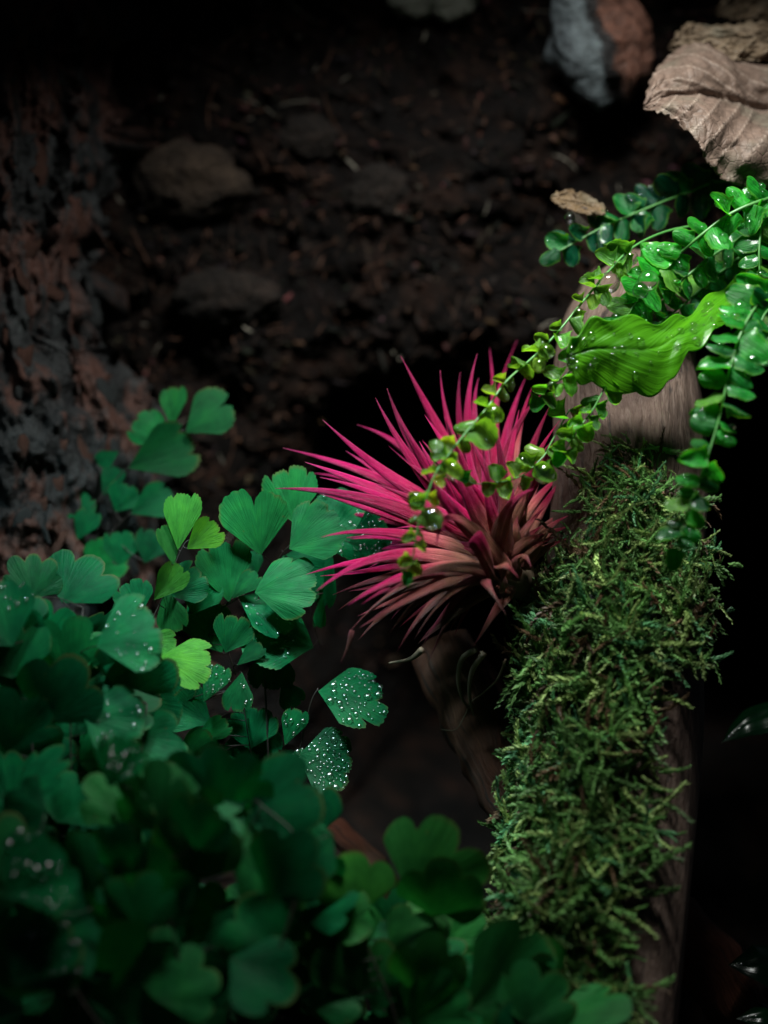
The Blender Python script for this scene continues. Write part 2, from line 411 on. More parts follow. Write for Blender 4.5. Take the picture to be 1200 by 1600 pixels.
# litter: crumbs and fibres lying on the bank, far too many to count
def blob_verts(seed, n=1, amp=0.35, sub=1):
    import bmesh
    bm = bmesh.new(); bmesh.ops.create_icosphere(bm, subdivisions=sub, radius=1)
    vs = []
    for v in bm.verts:
        q = v.co.copy(); k = 1 + amp * noise.noise(q * 1.3 + Vector((seed * 3.7, seed, 0))) + amp * 0.5 * noise.noise(q * 3.1 + Vector((0, seed, seed)))
        vs.append(q * k)
    fs = [tuple(v.index for v in f.verts) for f in bm.faces]
    bm.free(); return vs, fs
protos = [blob_verts(k, sub=1, amp=0.7) for k in range(8)]
mb = MB()
for k in range(5200):
    x = rnd.uniform(-9, 9); z = rnd.uniform(-8, 13)
    y = bank_y(x, z)
    s = rnd.choice([0.03, 0.04, 0.05, 0.06, 0.09]) * rnd.uniform(0.7, 1.2)
    M = Matrix.Rotation(rnd.uniform(0, 6.3), 3, Vector((rnd.gauss(0, 1), rnd.gauss(0, 1), rnd.gauss(0, 1))).normalized()) @ Matrix.Diagonal((s * rnd.uniform(0.8, 3.4), s, s * rnd.uniform(0.3, 0.8)))
    vs, fs = rnd.choice(protos); o = Vector((x, y - s * 0.3, z))
    t = rnd.random()
    col = (0.008, 0.006, 0.005) if t < 0.65 else (0.03, 0.016, 0.011) if t < 0.93 else (0.08, 0.04, 0.027)
    col = tuple(c * rnd.uniform(0.6, 1.3) for c in col)
    mb.add([(M @ v + o) * CM for v in vs], fs, None, col)
tag(link('soil_crumbs', mb.mesh('crumbs'), MAT_FIBRE), 'dark peat crumbs and bark bits strewn over the soil bank', 'soil crumbs', kind='stuff')
mb = MB()
for k in range(2600):
    x = rnd.uniform(-8, 8); z = rnd.uniform(-4, 12.5); a = rnd.uniform(0, 3.14); ln = rnd.uniform(0.1, 0.3) if k % 4 else rnd.uniform(0.3, 1.0)
    cu = rnd.uniform(-0.5, 0.5); pts = []
    for i in range(7):
        s = i / 6 - 0.5
        xx = x + ln * (s * math.cos(a) - cu * s * s * math.sin(a)); zz = z + ln * (s * math.sin(a) + cu * s * s * math.cos(a))
        pts.append(Vector((xx, bank_y(xx, zz) - 0.05 - rnd.uniform(0, 0.03), zz)) * CM)
    t = rnd.random()
    col = (0.30, 0.27, 0.22) if t < 0.05 else (0.09, 0.045, 0.03) if t < 0.4 else (0.03, 0.018, 0.013)
    r0 = rnd.choice([0.008, 0.012, 0.02]) * CM
    mb.tube(pts, [r0 * 0.6, r0, r0, r0, r0, r0 * 0.8, r0 * 0.3], 4, col)
tag(link('root_fibres', mb.mesh('fibres'), MAT_FIBRE), 'fine pale and rusty root fibres lying across the dark soil', 'root fibres', kind='stuff')

# clods and stones
def lump(name, px, py, rx, ry, mat, label, cat, seed, d=None, amp=0.3, rot=0.0, group=None, sub=4, rz=0.8):
    if d is None: d = on_soil(px, py) - 0.25
    vs, fs = blob_verts(seed, sub=sub, amp=amp)
    rv = Vector((L(rx, d), L(min(rx, ry), d) * rz, L(ry, d)))
    out = []
    for v in vs:
        k = 1 + 0.10 * noise.fractal(v * 3.5 + Vector((seed, 1, 2)), 0.8, 2.0, 4) + 0.05 * noise.noise(v * 13)
        out.append(Vector((v.x * rv.x, v.y * rv.y, v.z * rv.z)) * k)
    mb = MB(); mb.add(out, fs)
    o = link(name, mb.mesh(name), mat, None, Matrix.Translation(P(px, py, d)) @ Matrix.Rotation(rot, 4, 'Y'))
    return tag(o, label, cat, group)
lump('soil_clod', 297, 288, 84, 62, MAT_CLOD, 'round pale brown clod resting on the dark soil bank', 'clod', 3)
lump('soil_clod', 350, 470, 92, 44, MAT_CLOD2, 'flattish dark brown clod just below the round pale clod', 'clod', 5)
lump('soil_clod', 480, 215, 40, 34, MAT_CLOD2, 'small dark clod to the right of the round pale clod', 'clod', 8)
lump('soil_clod', 590, 300, 48, 40, MAT_CLOD2, 'faint dark clod half sunk in soil above the air plant', 'clod', 9)
lump('charred_wood', 938, 60, 78, 98, MAT_BURNT, 'charred wood lump, grey on one face and rusty on the other', 'wood chunk', 12, d=5.0, amp=0.35, rot=-0.35)
lump('stone', 648, 2, 42, 24, MAT_PALE, 'small pale stone on the crest of the soil bank', 'stone', 15, group='pale stones on the soil crest')
lump('stone', 706, 2, 38, 27, MAT_PALE, 'flat pale stone with a dark gap beside it on the soil crest', 'stone', 16, group='pale stones on the soil crest')

# ------------------------------------------------------------------ cork bark on the far left
bark = thing('cork_bark', P(70, 900, 4.5), 'rough dark cork bark slab with grey and rusty flakes standing against the soil', 'bark')
mb = MB(); n1, n2 = 90, 240
def bark_pt(w, v):
    """w 0..1 across (visible half), v 0..1 top to bottom -> metres"""
    py = -60 + 1060 * v
    edge = 150 + 70 * sstep(v, 0.35, 0.7) + 14 * math.sin(v * 9) + 46 * noise.noise(Vector((v * 5, 1, 1))) + 22 * noise.noise(Vector((v * 17, 4, 1)))
    px = -120 + (edge + 120) * w
    d = 5.6 - 2.4 * math.sin(math.pi * min(1, 0.25 + 0.75 * w)) * 0.9 - 1.2 * v
    q = Vector((px / 60, py / 150, 2.2))
    rel = noise.ridged_multi_fractal(q, 0.9, 2.1, 5, 1.0, 2.0) * 0.30 + noise.noise(Vector((px / 22, py / 40, 5))) * 0.22 + noise.noise(Vector((px / 9, py / 14, 9))) * 0.10
    return P(px, py, d - rel)
for j in range(n2 + 1):
    for i in range(n1 + 1):
        mb.v.append(tuple(bark_pt(i / n1, j / n2))); mb.uv.append((i / n1, j / n2)); mb.c.append((1, 1, 1))
for j in range(n2):
    for i in range(n1):
        a = j * (n1 + 1) + i; mb.f.append((a, a + n1 + 1, a + n1 + 2, a + 1))
o = link('bark_slab', mb.mesh('bark_slab'), MAT_BARK, bark)
sm = o.modifiers.new('thickness', 'SOLIDIFY'); sm.thickness = 0.012; sm.offset = -1
flake_meshes = []
for k in range(5):
    vs, fs = blob_verts(20 + k, sub=2, amp=0.6)
    for mt, nm in ((MAT_CHIP, 'r'), (MAT_GREYCHIP, 'g')):
        mb = MB(); mb.add([Vector((v.x * 0.45, v.y * 0.16, v.z)) for v in vs], fs)
        me = mb.mesh('flake'); me.materials.append(mt); flake_meshes.append(me)
for k in range(70):
    w = rnd.uniform(0.42, 0.98); v = rnd.uniform(0.06, 0.9)
    c = bark_pt(w, v); s = rnd.uniform(0.12, 0.34) * CM
    grey = (w > 0.75) ^ (rnd.random() < 0.25)
    me = flake_meshes[rnd.randrange(5) * 2 + (1 if grey else 0)]
    M = Matrix.Translation(c - F * 0.02 * CM) @ Matrix.Rotation(rnd.gauss(0, 0.35), 4, 'Y') @ Matrix.Rotation(rnd.gauss(0, 0.4), 4, 'Z') @ Matrix.Scale(s, 4)
    link('flake', me, None, bark, M)
# one big salmon chip near the top
M = Matrix.Translation(bark_pt((52 + 120) / 270, (32 + 60) / 1060) - F * 0.12 * CM) @ Matrix.Rotation(0.55, 4, 'Y') @ Matrix.Scale(L(26, 4), 4)
link('flake', flake_meshes[0], None, bark, M)

# ------------------------------------------------------------------ mossy log
LOG = [(-3.0, P(1022, 405, 2.9), L(30, 2)), (-2.0, P(1005, 450, 2.3), L(82, 2)), (0, P(978, 560, 1.6), L(108, 1.6)), (1, P(985, 740, 0.7), L(118, .7)), (2, P(974, 930, 0.1), L(122, 0)),
       (3, P(974, 1110, -0.5), L(124, -.5)), (4, P(958, 1310, -1.2), L(128, -1.2)), (5, P(938, 1510, -1.9), L(126, -2)), (6, P(920, 1680, -2.5), L(126, -2.5)), (7, P(905, 1900, -3.2), L(150, -3))]
lc = catmull([a[1] for a in LOG], 180)[20:]; lr = catmull([Vector((a[2], 0, 0)) for a in LOG], 180)[20:]
topc = catmull([a[1] for a in LOG], 180)[:21]; topr = catmull([Vector((a[2], 0, 0)) for a in LOG], 180)[:21]
log = thing('mossy_log', lc[-1], 'weathered driftwood post with green moss down its front', 'log')
def log_frame(k):
    t = (lc[min(k + 1, 160)] - lc[max(k - 1, 0)]).normalized()
    f = (-F - t * (-F).dot(t)).normalized()
    return lc[k], t, f, t.cross(f)
def log_pt(k, w, out=0.0):
    """w: angle from the side facing the camera, positive to the right"""
    c, t, f, s = log_frame(k)
    if s.x < 0: s = -s
    r = lr[k].x
    r *= 1 + 0.05 * noise.noise(Vector((w * 1.2, k * 0.02, 3))) + 0.025 * noise.noise(Vector((w * 5, k * 0.03, 9))) + 0.01 * noise.noise(Vector((w * 16, k * 0.04, 2)))
    nrm = f * math.cos(w) + s * math.sin(w)
    return c + nrm * (r + out), nrm, t, (s * math.cos(w) - f * math.sin(w))
mb = MB(); nw = 120
for k in range(161):
    for i in range(nw):
        mb.v.append(tuple(log_pt(k, 2 * math.pi * i / nw)[0])); mb.uv.append((i / nw, k / 160)); mb.c.append((.5 + .5 * math.cos(2 * math.pi * i / nw), .5 + .5 * math.sin(2 * math.pi * i / nw), k / 160 * 1.5))
for k in range(160):
    for i in range(nw):
        mb.f.append((k * nw + i, k * nw + (i + 1) % nw, (k + 1) * nw + (i + 1) % nw, (k + 1) * nw + i))
mb.f.append(tuple(range(160 * nw, 161 * nw))[::-1])
top0 = len(mb.v); c0, t0_, f0, s0 = log_frame(0)
if s0.x < 0: s0 = -s0
for q in range(20):      # rounded, broken top end
    for i in range(nw):
        w = 2 * math.pi * i / nw
        r = topr[19 - q].x * (1 + 0.10 * noise.noise(Vector((math.cos(w) * 2, math.sin(w) * 2, q * .25))) + 0.05 * noise.noise(Vector((w * 5, 2, 9))))
        mb.v.append(tuple(topc[19 - q] + (f0 * math.cos(w) + s0 * math.sin(w)) * r)); mb.uv.append((0, 0)); mb.c.append((.5 + .5 * math.cos(w), .5 + .5 * math.sin(w), -.01 * q))
for q in range(20):
    a0 = 0 if q == 0 else top0 + (q - 1) * nw
    b0 = top0 + q * nw
    for i in range(nw): mb.f.append((b0 + i, b0 + (i + 1) % nw, a0 + (i + 1) % nw, a0 + i))
mb.f.append(tuple(range(top0 + 19 * nw, top0 + 20 * nw)))
wood = link('trunk', mb.mesh('trunk'), MAT_WOOD, log)
def branch(pts, rad, name='branch'):
    m = MB(); c = catmull(pts, 24); r = catmull([Vector((x, 0, 0)) for x in rad], 24)
    m.tube(c, [max(1e-5, q.x) for q in r], 24)
    m.c = [(.5 + .25 * math.cos(6.2832 * a), .5 + .25 * math.sin(6.2832 * a), b * .12) for a, b in m.uv]
    for i, v in enumerate(m.v):
        v = Vector(v); m.v[i] = tuple(v + Vector((noise.noise(v * 250), noise.noise(v * 250 + Vector((5, 0, 0))), noise.noise(v * 90))) * 0.0012)
    return link(name, m.mesh(name), MAT_BRANCH, log)
branch([P(690, 1010, 1.8), P(735, 1100, 1.3), P(770, 1190, 0.8), P(820, 1270, 0.2), P(880, 1330, 0)], [L(52), L(58), L(52), L(50), L(40)])
branch([P(980, 1400, 1.2), P(1070, 1470, 1.3), P(1130, 1540, 1.2), P(1190, 1660, 1)], [L(60), L(58), L(52), L(46)])
branch([P(520, 1290, 2.8), P(560, 1330, 2.4), P(600, 1380, 2.2), P(660, 1480, 2)], [L(18), L(24), L(26), L(30)], 'twig')

# moss: shoots with tiny scale leaves
def moss_proto(seed, nleaf):
    r = random.Random(seed); v = []; f = []
    bend = r.uniform(-0.7, 0.7); lift = r.uniform(-0.1, 0.3); n = 7; ctr = []
    for i in range(n):
        t = i / (n - 1); ctr.append(Vector((bend * t * t, t, lift * math.sin(t * 2.2))))
    w = r.uniform(0.05, 0.08)
    for i, c in enumerate(ctr):
        ww = w * (1 - 0.75 * i / (n - 1))
        v += [c + Vector((-ww, 0, 0)), c + Vector((0, 0, ww)), c + Vector((ww, 0, 0))]
    for i in range(n - 1):
        for q in range(2):
            f.append((i * 3 + q, i * 3 + q + 1, i * 3 + q + 4, i * 3 + q + 3))
    for i in range(nleaf):
        t = 0.1 + 0.88 * i / nleaf; k = min(int(t * (n - 1)), n - 2); u = t * (n - 1) - k
        c = ctr[k].lerp(ctr[k + 1], u); tg = (ctr[k + 1] - ctr[k]).normalized()
        ph = i * 2.4 + r.uniform(-0.4, 0.4); rad = Vector((math.cos(ph), 0, abs(math.sin(ph)) * 0.9)); rad = (rad - tg * rad.dot(tg)).normalized()
        ll = (0.17 + 0.08 * r.random()) * (1 - 0.5 * t)
        tip = c + (rad * 0.6 + tg * 0.95) * ll; side = tg.cross(rad) * ll * 0.24
        o = len(v); mid = c.lerp(tip, 0.4) + rad * 0.01
        v += [c, mid - side, tip, mid + side]; f.append((o, o + 1, o + 2, o + 3))
    return np.array([tuple(x) for x in v]), f
mp = [moss_proto(k, 34) for k in range(10)]
mpb = [moss_proto(50 + k, 14) for k in range(4)]
mb = MB(); mr = random.Random(21)
def moss_edge(k):
    """left and right limits of the moss on the post, as angles"""
    c = P(0, 0)
    v = k / 160
    right = 0.86 - 0.80 * sstep(v, 0.42, 0.52) - 0.05 * math.sin(k * 0.3) + 0.10 * math.sin(k * 0.71)
    return -1.75, right
count = 0
while count < 5600:
    k = int(mr.uniform(40, 146)); w = mr.uniform(-1.85, 1.3)
    lo, hi = moss_edge(k)
    hi += mr.gauss(0, 0.10)
    if w > hi: continue
    top = 47 + 9 * (w < -0.75) + 5 * math.sin(w * 3.3) - 7 * math.exp(-((w - 0.25) / 0.4) ** 2)
    if k < top + abs(mr.gauss(0, 7.0)) - 4 + 5 * noise.noise(Vector((w * 4, 2, 2))): continue
    den = noise.noise(Vector((w * 2.2, k * 0.09, 6.1)))
    if den < -0.22 and mr.random() < 0.8: continue
    if w < -1.2 and mr.random() < 0.4: continue
    lumpy = noise.noise(Vector((w * 1.7, k * .065, 11.3)))
    thick = (0.03 + 0.55 * max(0, lumpy + .15) + 0.10 * max(0, den + 0.2) + mr.random() ** 1.5 * 0.20) * CM * sstep(k, top - 6, top + 16)
    p, nr, t, s = log_pt(k, w, thick)
    a = mr.uniform(-math.pi, math.pi)
    g = (-t * math.cos(a) + s * math.sin(a)) + nr * mr.uniform(-0.15, 0.7)
    if w < -0.9: g = g - s * 0.7
    g.normalize(); z = (nr - g * nr.dot(g)).normalized(); x = g.cross(z)
    ln = (0.26 + 0.44 * mr.random() ** 1.6) * (0.7 + 0.3 * sstep(k, 55, 75)) * CM * (1.0 if mr.random() < 0.9 else 1.5)
    M = np.array(((x.x, g.x, z.x), (x.y, g.y, z.y), (x.z, g.z, z.z))) * ln
    vs, fs = mr.choice(mp if mr.random() < 0.8 else mpb)
    tnt = mr.random()
    if tnt < 0.55: col = (0.115, 0.25, 0.07)
    elif tnt < 0.78: col = (0.24, 0.34, 0.11)
    elif tnt < 0.88: col = (0.09, 0.26, 0.11)
    else: col = (0.13, 0.08, 0.045)
    kk = mr.uniform(0.45, 1.45) * (1 + .5 * noise.noise(Vector((w * 3.1, k * .14, 2.2)))); col = tuple(c * kk for c in col)
    vv = vs @ M.T + np.array(p)
    o = len(mb.v); mb.v += [tuple(q) for q in vv]; mb.f += [tuple(i + o for i in f) for f in fs]
    mb.uv += [(0, 0)] * len(vv); mb.c += [col] * len(vv)
    count += 1
moss = link('moss', mb.mesh('moss', False), MAT_MOSS, log); moss['kind'] = 'stuff'
# dark moss cushion under the shoots
mb = MB(); ks = list(range(46, 161, 1)); n2 = 70
for k in ks:
    lo, hi = moss_edge(k)
    for i in range(n2 + 1):
        w = lo + (hi - 0.05 - lo) * i / n2
        e = min(1, min(i, n2 - i) / 6) * min(1, max(0, (k - 54) / 14))
        h = (-0.08 + e * (0.10 + .53 * max(0, noise.noise(Vector((w * 1.7, k * .065, 11.3))) + .15) + 0.12 * noise.noise(Vector((w * 3, k * 0.12, 1))) + 0.10 * noise.noise(Vector((w * 11, k * 0.5, 4))))) * CM
        mb.v.append(tuple(log_pt(k, w, h)[0])); mb.uv.append((0, 0)); mb.c.append((0.012, 0.022, 0.010) if noise.noise(Vector((w * 9, k * 0.4, 8))) > -0.2 else (0.02, 0.013, 0.009))
for j in range(len(ks) - 1):
    for i in range(n2):
        a = j * (n2 + 1) + i; mb.f.append((a, a + 1, a + n2 + 2, a + n2 + 1))
cush = link('moss_cushion', mb.mesh('moss_cushion'), MAT_MOSS, log)

# ------------------------------------------------------------------ air plant
AIRBASE = P(795, 872, -0.4)
air = thing('air_plant', AIRBASE, 'crimson spiky air plant fixed to the side of the mossy post', 'air plant')
ar = random.Random(5)
def air_leaf(base, ctrl, tip, width, dry=0.0, tan=0.12, fold=0.9, name='leaf', twist=0.0, blunt=False):
    b, c, t = (P(*base), P(*ctrl), P(*tip))
    n = 26; m = 9; mbx = MB(); pts = []
    wl = (t - b).length; wr = random.Random(int(tip[0] * 7 + tip[1] * 13)); ph = wr.uniform(2.0, 4.6)
    wob = (t - b).normalized().cross(F).normalized() * wr.gauss(0, .045) - F * wr.gauss(0, .05)
    twist = twist or wr.gauss(0, .5)
    ln = 0
    for i in range(n + 1):
        u = i / n
        q = b * (1 - u) ** 2 + c * 2 * u * (1 - u) + t * u * u
        pts.append(q + wob * math.sin(u * ph) * u * wl)
    w0 = L(width) * 1.16
    ref = (-F + U * 0.6).normalized()
    ver = []; uv = []
    for i in range(n + 1):
        u = i / n
        tg = (pts[min(i + 1, n)] - pts[max(i - 1, 0)]).normalized()
        nr = (ref - tg * ref.dot(tg)).normalized()
        sd = tg.cross(nr)
        if twist:
            q = Matrix.Rotation(twist * u, 3, tg); nr = q @ nr; sd = q @ sd
        prof = (0.80 + 0.45 * u) if u < 0.2 else 0.89 * ((1 - u) / 0.8) ** 0.95
        if blunt: prof = (0.85 + 0.15 * u) if u < 0.85 else math.sqrt(max(0, 1 - ((u - 0.85) / 0.15) ** 2))
        w = w0 * 0.5 * max(prof, 0.012); th = 0.24 * w + 0.00004
        # channelled upper face then rounded lower face
        for j in range(m):
            s = -1 + 2 * j / (m - 1)
            ver.append(pts[i] + sd * (s * w) + nr * (-w * 0.50 * fold * (abs(s) ** 1.9) + w * 0.2 - w * .17 * math.exp(-(s / .20) ** 2))); uv.append((j / (m - 1), u))
        for j in range(m):
            s = 1 - 2 * j / (m - 1)
            ver.append(pts[i] + sd * (s * w * 0.97) + nr * (-w * 0.50 * fold * (abs(s) ** 1.9) + w * 0.2 - th * (1 - 0.8 * s * s) * 1.6)); uv.append((1 - j / (m - 1), u))
    M2 = 2 * m; fac = []
    for i in range(n):
        for j in range(M2):
            fac.append((i * M2 + j, i * M2 + (j + 1) % M2, (i + 1) * M2 + (j + 1) % M2, (i + 1) * M2 + j))
    fac.append(tuple(range(M2))[::-1]); fac.append(tuple(range(n * M2, n * M2 + M2)))
    mbx.add(ver, fac, uv)
    o = link(name, mbx.mesh(name), MAT_AIR, air)
    o.color = (dry, tan, 0, 1)
    return o
# (base), (control), (tip), width px, dry, how far the tan reaches
AL = [
 # upright, behind
 ((770, 830, .6), (700, 690, .8), (630, 553, 0.2), 30, 0, .05), ((765, 825, .7), (697, 680, 1.0), (690, 578, .9), 25, 0, .05),
 ((775, 820, .5), (715, 690, .9), (743, 553, .9), 30, 0, .05), ((770, 820, .9), (706, 690, 1.2), (718, 582, 1.3), 24, 0, .05),
 ((780, 820, 1.2), (765, 690, 1.8), (762, 545, 2.2), 24, 0, .05), ((785, 820, 1.3), (770, 650, 2.0), (796, 528, 2.6), 24, 0, .05),
 ((785, 830, .8), (770, 690, 1.4), (812, 590, 1.6), 28, 0, .08), ((775, 825, .6), (735, 660, .8), (748, 590, 1.2), 22, 0, .05),
 ((785, 840, .2), (775, 700, .3), (848, 617, .2), 27, 0, .22), ((795, 840, .4), (798, 700, .9), (836, 606, 1.2), 22, 0, .42),
 ((800, 840, .3), (810, 730, .6), (858, 634, .6), 26, 0, .36), ((805, 845, .2), (818, 740, .2), (870, 655, -.2), 24, 0, .40),
 ((808, 850, .5), (825, 760, .8), (862, 690, .9), 22, 0, .38), ((790, 845, .1), (780, 740, .1), (802, 640, .5), 26, 0, .30),
 ((780, 840, .0), (752, 740, .0), (760, 655, .3), 25, 0, .12), ((775, 838, .0), (735, 760, -.1), (725, 660, .2), 25, 0, .1),
 ((812, 860, .3), (840, 800, .3), (884, 742, .4), 24, 0, .35), ((815, 868, .2), (850, 815, .1), (890, 790, .2), 22, .25, .5),
 # left fan
 ((760, 835, .3), (650, 720, .5), (603, 608, .2), 31, 0, .04), ((755, 838, .2), (645, 745, .2), (586, 622, 0), 30, 0, .04),
 ((750, 835, .8), (640, 720, 1.1), (563, 658, 1.2), 26, 0, .04), ((755, 840, .1), (640, 750, -.2), (502, 660, -.1), 33, 0, .04),
 ((750, 842, .4), (620, 750, .5), (444, 694, .6), 28, 0, .04), ((748, 846, -.1), (610, 760, -.4), (476, 722, -.5), 32, 0, .04),
 ((745, 850, -.4), (600, 775, -1.0), (430, 760, -1.2), 32, 0, .05), ((745, 848, .9), (600, 770, 1.2), (482, 753, 1.2), 24, 0, .05),
 ((748, 852, -.5), (620, 790, -1.0), (500, 745, -1.0), 27, 0, .05), ((742, 850, .5), (630, 770, .6), (540, 705, .7), 27, 0, .05),
 ((740, 848, .9), (610, 800, 1.0), (520, 800, 1.0), 25, 0, .05), ((744, 850, -.2), (600, 790, -.4), (478, 770, -.5), 25, 0, .05),
 ((752, 845, 0), (668, 740, -.3), (620, 655, -.3), 26, 0, .04), ((758, 842, -.3), (690, 760, -.6), (655, 690, -.6), 27, 0, .05),
 ((765, 840, -.5), (712, 760, -.8), (690, 700, -.7), 27, 0, .08), ((770, 845, -.5), (735, 780, -.8), (716, 720, -.7), 27, 0, .1),
 # lower left, drooping
 ((750, 868, -.6), (610, 800, -1.4), (500, 846, -1.6), 27, 0, .12), ((745, 880, -.4), (600, 850, -1.0), (478, 893, -1.0), 26, 0, .14),
 ((755, 885, -.8), (610, 840, -1.8), (494, 917, -2.0), 30, 0, .14), ((760, 892, -.9), (650, 865, -2.0), (543, 950, -2.2), 28, 0, .18),
 ((765, 895, -1.0), (660, 870, -1.9), (565, 945, -2.2), 26, 0, .32), ((750, 880, -.1), (620, 860, -.6), (500, 890, -.8), 24, 0, .25),
 # front short and hooked
 ((775, 860, -1.0), (705, 800, -1.9), (675, 752, -2.1), 32, 0, .12), ((778, 850, -.8), (720, 765, -1.4), (708, 700, -1.2), 32, 0, .1),
 ((772, 848, -.7), (750, 760, -1.2), (722, 748, -1.2), 30, 0, .15), ((790, 850, -.9), (758, 800, -1.4), (758, 735, -1.3), 27, 0, .15),
 ((775, 860, -1.2), (786, 775, -1.8), (833, 764, -2.0), 26, 0, .3), ((785, 850, -.8), (815, 780, -1.1), (830, 752, -1.0), 22, .1, .5),
 ((793, 868, -1.1), (785, 820, -1.3), (790, 790, -1.2), 24, .25, .6),
 ((820, 872, -.7), (850, 835, -.9), (874, 828, -.9), 24, .5, .6),
 # dry skirt
 ((775, 895, -1.0), (670, 885, -1.8), (560, 975, -2.0), 28, .75, .3), ((770, 900, -.9), (650, 890, -1.5), (545, 1000, -1.7), 27, .85, .3),
 ((775, 905, -.9), (680, 880, -1.6), (610, 992, -1.8), 26, .95, .3), ((785, 905, -1.0), (720, 880, -1.8), (648, 1000, -1.8), 27, .95, .3),
 ((760, 905, -.5), (640, 905, -1.0), (560, 1000, -1.0), 26, .9, .3), ((790, 910, -.7), (740, 920, -1.2), (650, 1000, -1.0), 24, 1, .3),
 ((798, 915, -.8), (790, 945, -1.4), (735, 1008, -1.4), 20, 1, .3), ((765, 890, -.3), (640, 870, -.6), (520, 935, -.6), 26, .6, .4),
 ((755, 890, 0), (630, 880, -.1), (530, 960, 0), 24, .9, .3), ((785, 900, -1.2), (700, 862, -2.0), (600, 925, -2.2), 26, .55, .45),
 ((760, 893, -.4), (660, 890, -.8), (545, 925, -.9), 26, .5, .4), ((550, 985, -1.8), (545, 1010, -1.8), (533, 1035, -1.6), 8, .9, .3),
]
for b, c, t, w, dry, tan in AL:
    air_leaf(b, c, t, w, dry, tan)
# hooked pink leaf, blunt stub and curled brown ones in the middle
air_leaf((800, 900, -1.2), (690, 730, -2.3), (680, 862, -2.7), 32, 0, .38, twist=0.5)
air_leaf((775, 900, -1.3), (755, 860, -1.9), (738, 838, -2.0), 26, .1, .30, blunt=True, name='broken_leaf')
air_leaf((790, 920, -1.3), (775, 855, -2.2), (806, 902, -2.3), 26, .6, .5)
air_leaf((800, 905, -1.0), (815, 840, -1.7), (832, 890, -1.8), 25, .6, .6)
air_leaf((760, 905, -1.2), (748, 900, -2.2), (792, 962, -2.2), 18, 1, .3, twist=1.5)
# fill between, following the same fan
for k in range(74):
    a = math.radians(-104 + 142 * ((k * 0.618) % 1) + ar.uniform(-5, 5)); ln = ar.uniform(120, 235) * (0.80 if a > 0.1 else 1.0) * (1.12 if a < -0.9 else 1)
    bx, by = 776 + ar.uniform(-22, 24), 858 + ar.uniform(-22, 14)
    dep = ar.uniform(-0.7, 1.1); dd = dep * 1.6 + ar.uniform(-0.5, 0.7)
    tx, ty = bx + math.sin(a) * ln, by - math.cos(a) * ln
    sag = ar.uniform(6, 34) * abs(math.sin(a))
    ca = a + ar.uniform(-.16, .16)
    cx, cy = bx + math.sin(ca) * ln * 0.5, by - math.cos(ca) * ln * 0.5 - sag
    air_leaf((bx, by, dep), (cx, cy, dep * 1.4), (tx, ty, dd), ar.uniform(21, 30), 0.10 * ar.random(), 0.05 + (0.40 if a > 0.05 else 0.12) * ar.random())
for k in range(22):          # the shaded lower skirt, tan to brown
    a = math.radians(ar.uniform(-150, -92)); ln = ar.uniform(110, 235)
    bx, by = 775 + ar.uniform(-18, 25), 888 + ar.uniform(-12, 16)
    dep = ar.uniform(-0.9, 0.4)
    tx, ty = bx + math.sin(a) * ln, by - math.cos(a) * ln * 0.75
    air_leaf((bx, by, dep), (bx + math.sin(a) * ln * .5, by - math.cos(a) * ln * .25 - ar.uniform(15, 35), dep - .5), (tx, ty, dep - ar.uniform(.2, .8)), ar.uniform(20, 27), ar.uniform(.45, 1), .35)
for k in range(16):          # short tan inner leaves on the side towards the post
    a = math.radians(ar.uniform(-20, 62)); ln = ar.uniform(60, 125)
    bx, by = 806 + ar.uniform(-18, 22), 872 + ar.uniform(-14, 22)
    dep = ar.uniform(-1.1, .2)
    air_leaf((bx, by, dep), (bx + math.sin(a - .3) * ln * .5, by - math.cos(a) * ln * .5 - 8, dep - .3), (bx + math.sin(a) * ln, by - math.cos(a) * ln, dep), ar.uniform(20, 27), ar.uniform(.1, .6), .55)
for pts in ([(742, 1015), (722, 1030), (716, 1062), (724, 1095), (738, 1108)], [(756, 1020), (738, 1048), (733, 1085), (740, 1118)],
            [(790, 1030), (778, 1060), (758, 1080), (735, 1098), (728, 1115), (712, 1140), (690, 1140)], [(660, 1015), (640, 1030), (608, 1036)]):
    m = MB(); c = catmull([P(x, y, -0.9 + 0.2 * i) for i, (x, y) in enumerate(pts)], 24)
    m.tube(c, [L(5.5) * (1 - 0.75 * i / 24) * (0.35 if len(pts) == 7 else 1) for i in range(25)], 6)
    link('root', m.mesh('root'), MAT_ROOT, air)
# woody heart of the rosette, pressed against the post
m = MB(); c = catmull([P(768, 862, 0.0), P(795, 890, -0.3), P(825, 915, 0.0), P(870, 925, 0.2)], 16)
m.tube(c, [L(26) + L(6) * math.sin(i) for i in range(17)], 14)
link('stem', m.mesh('stem'), MAT_ROOT, air)

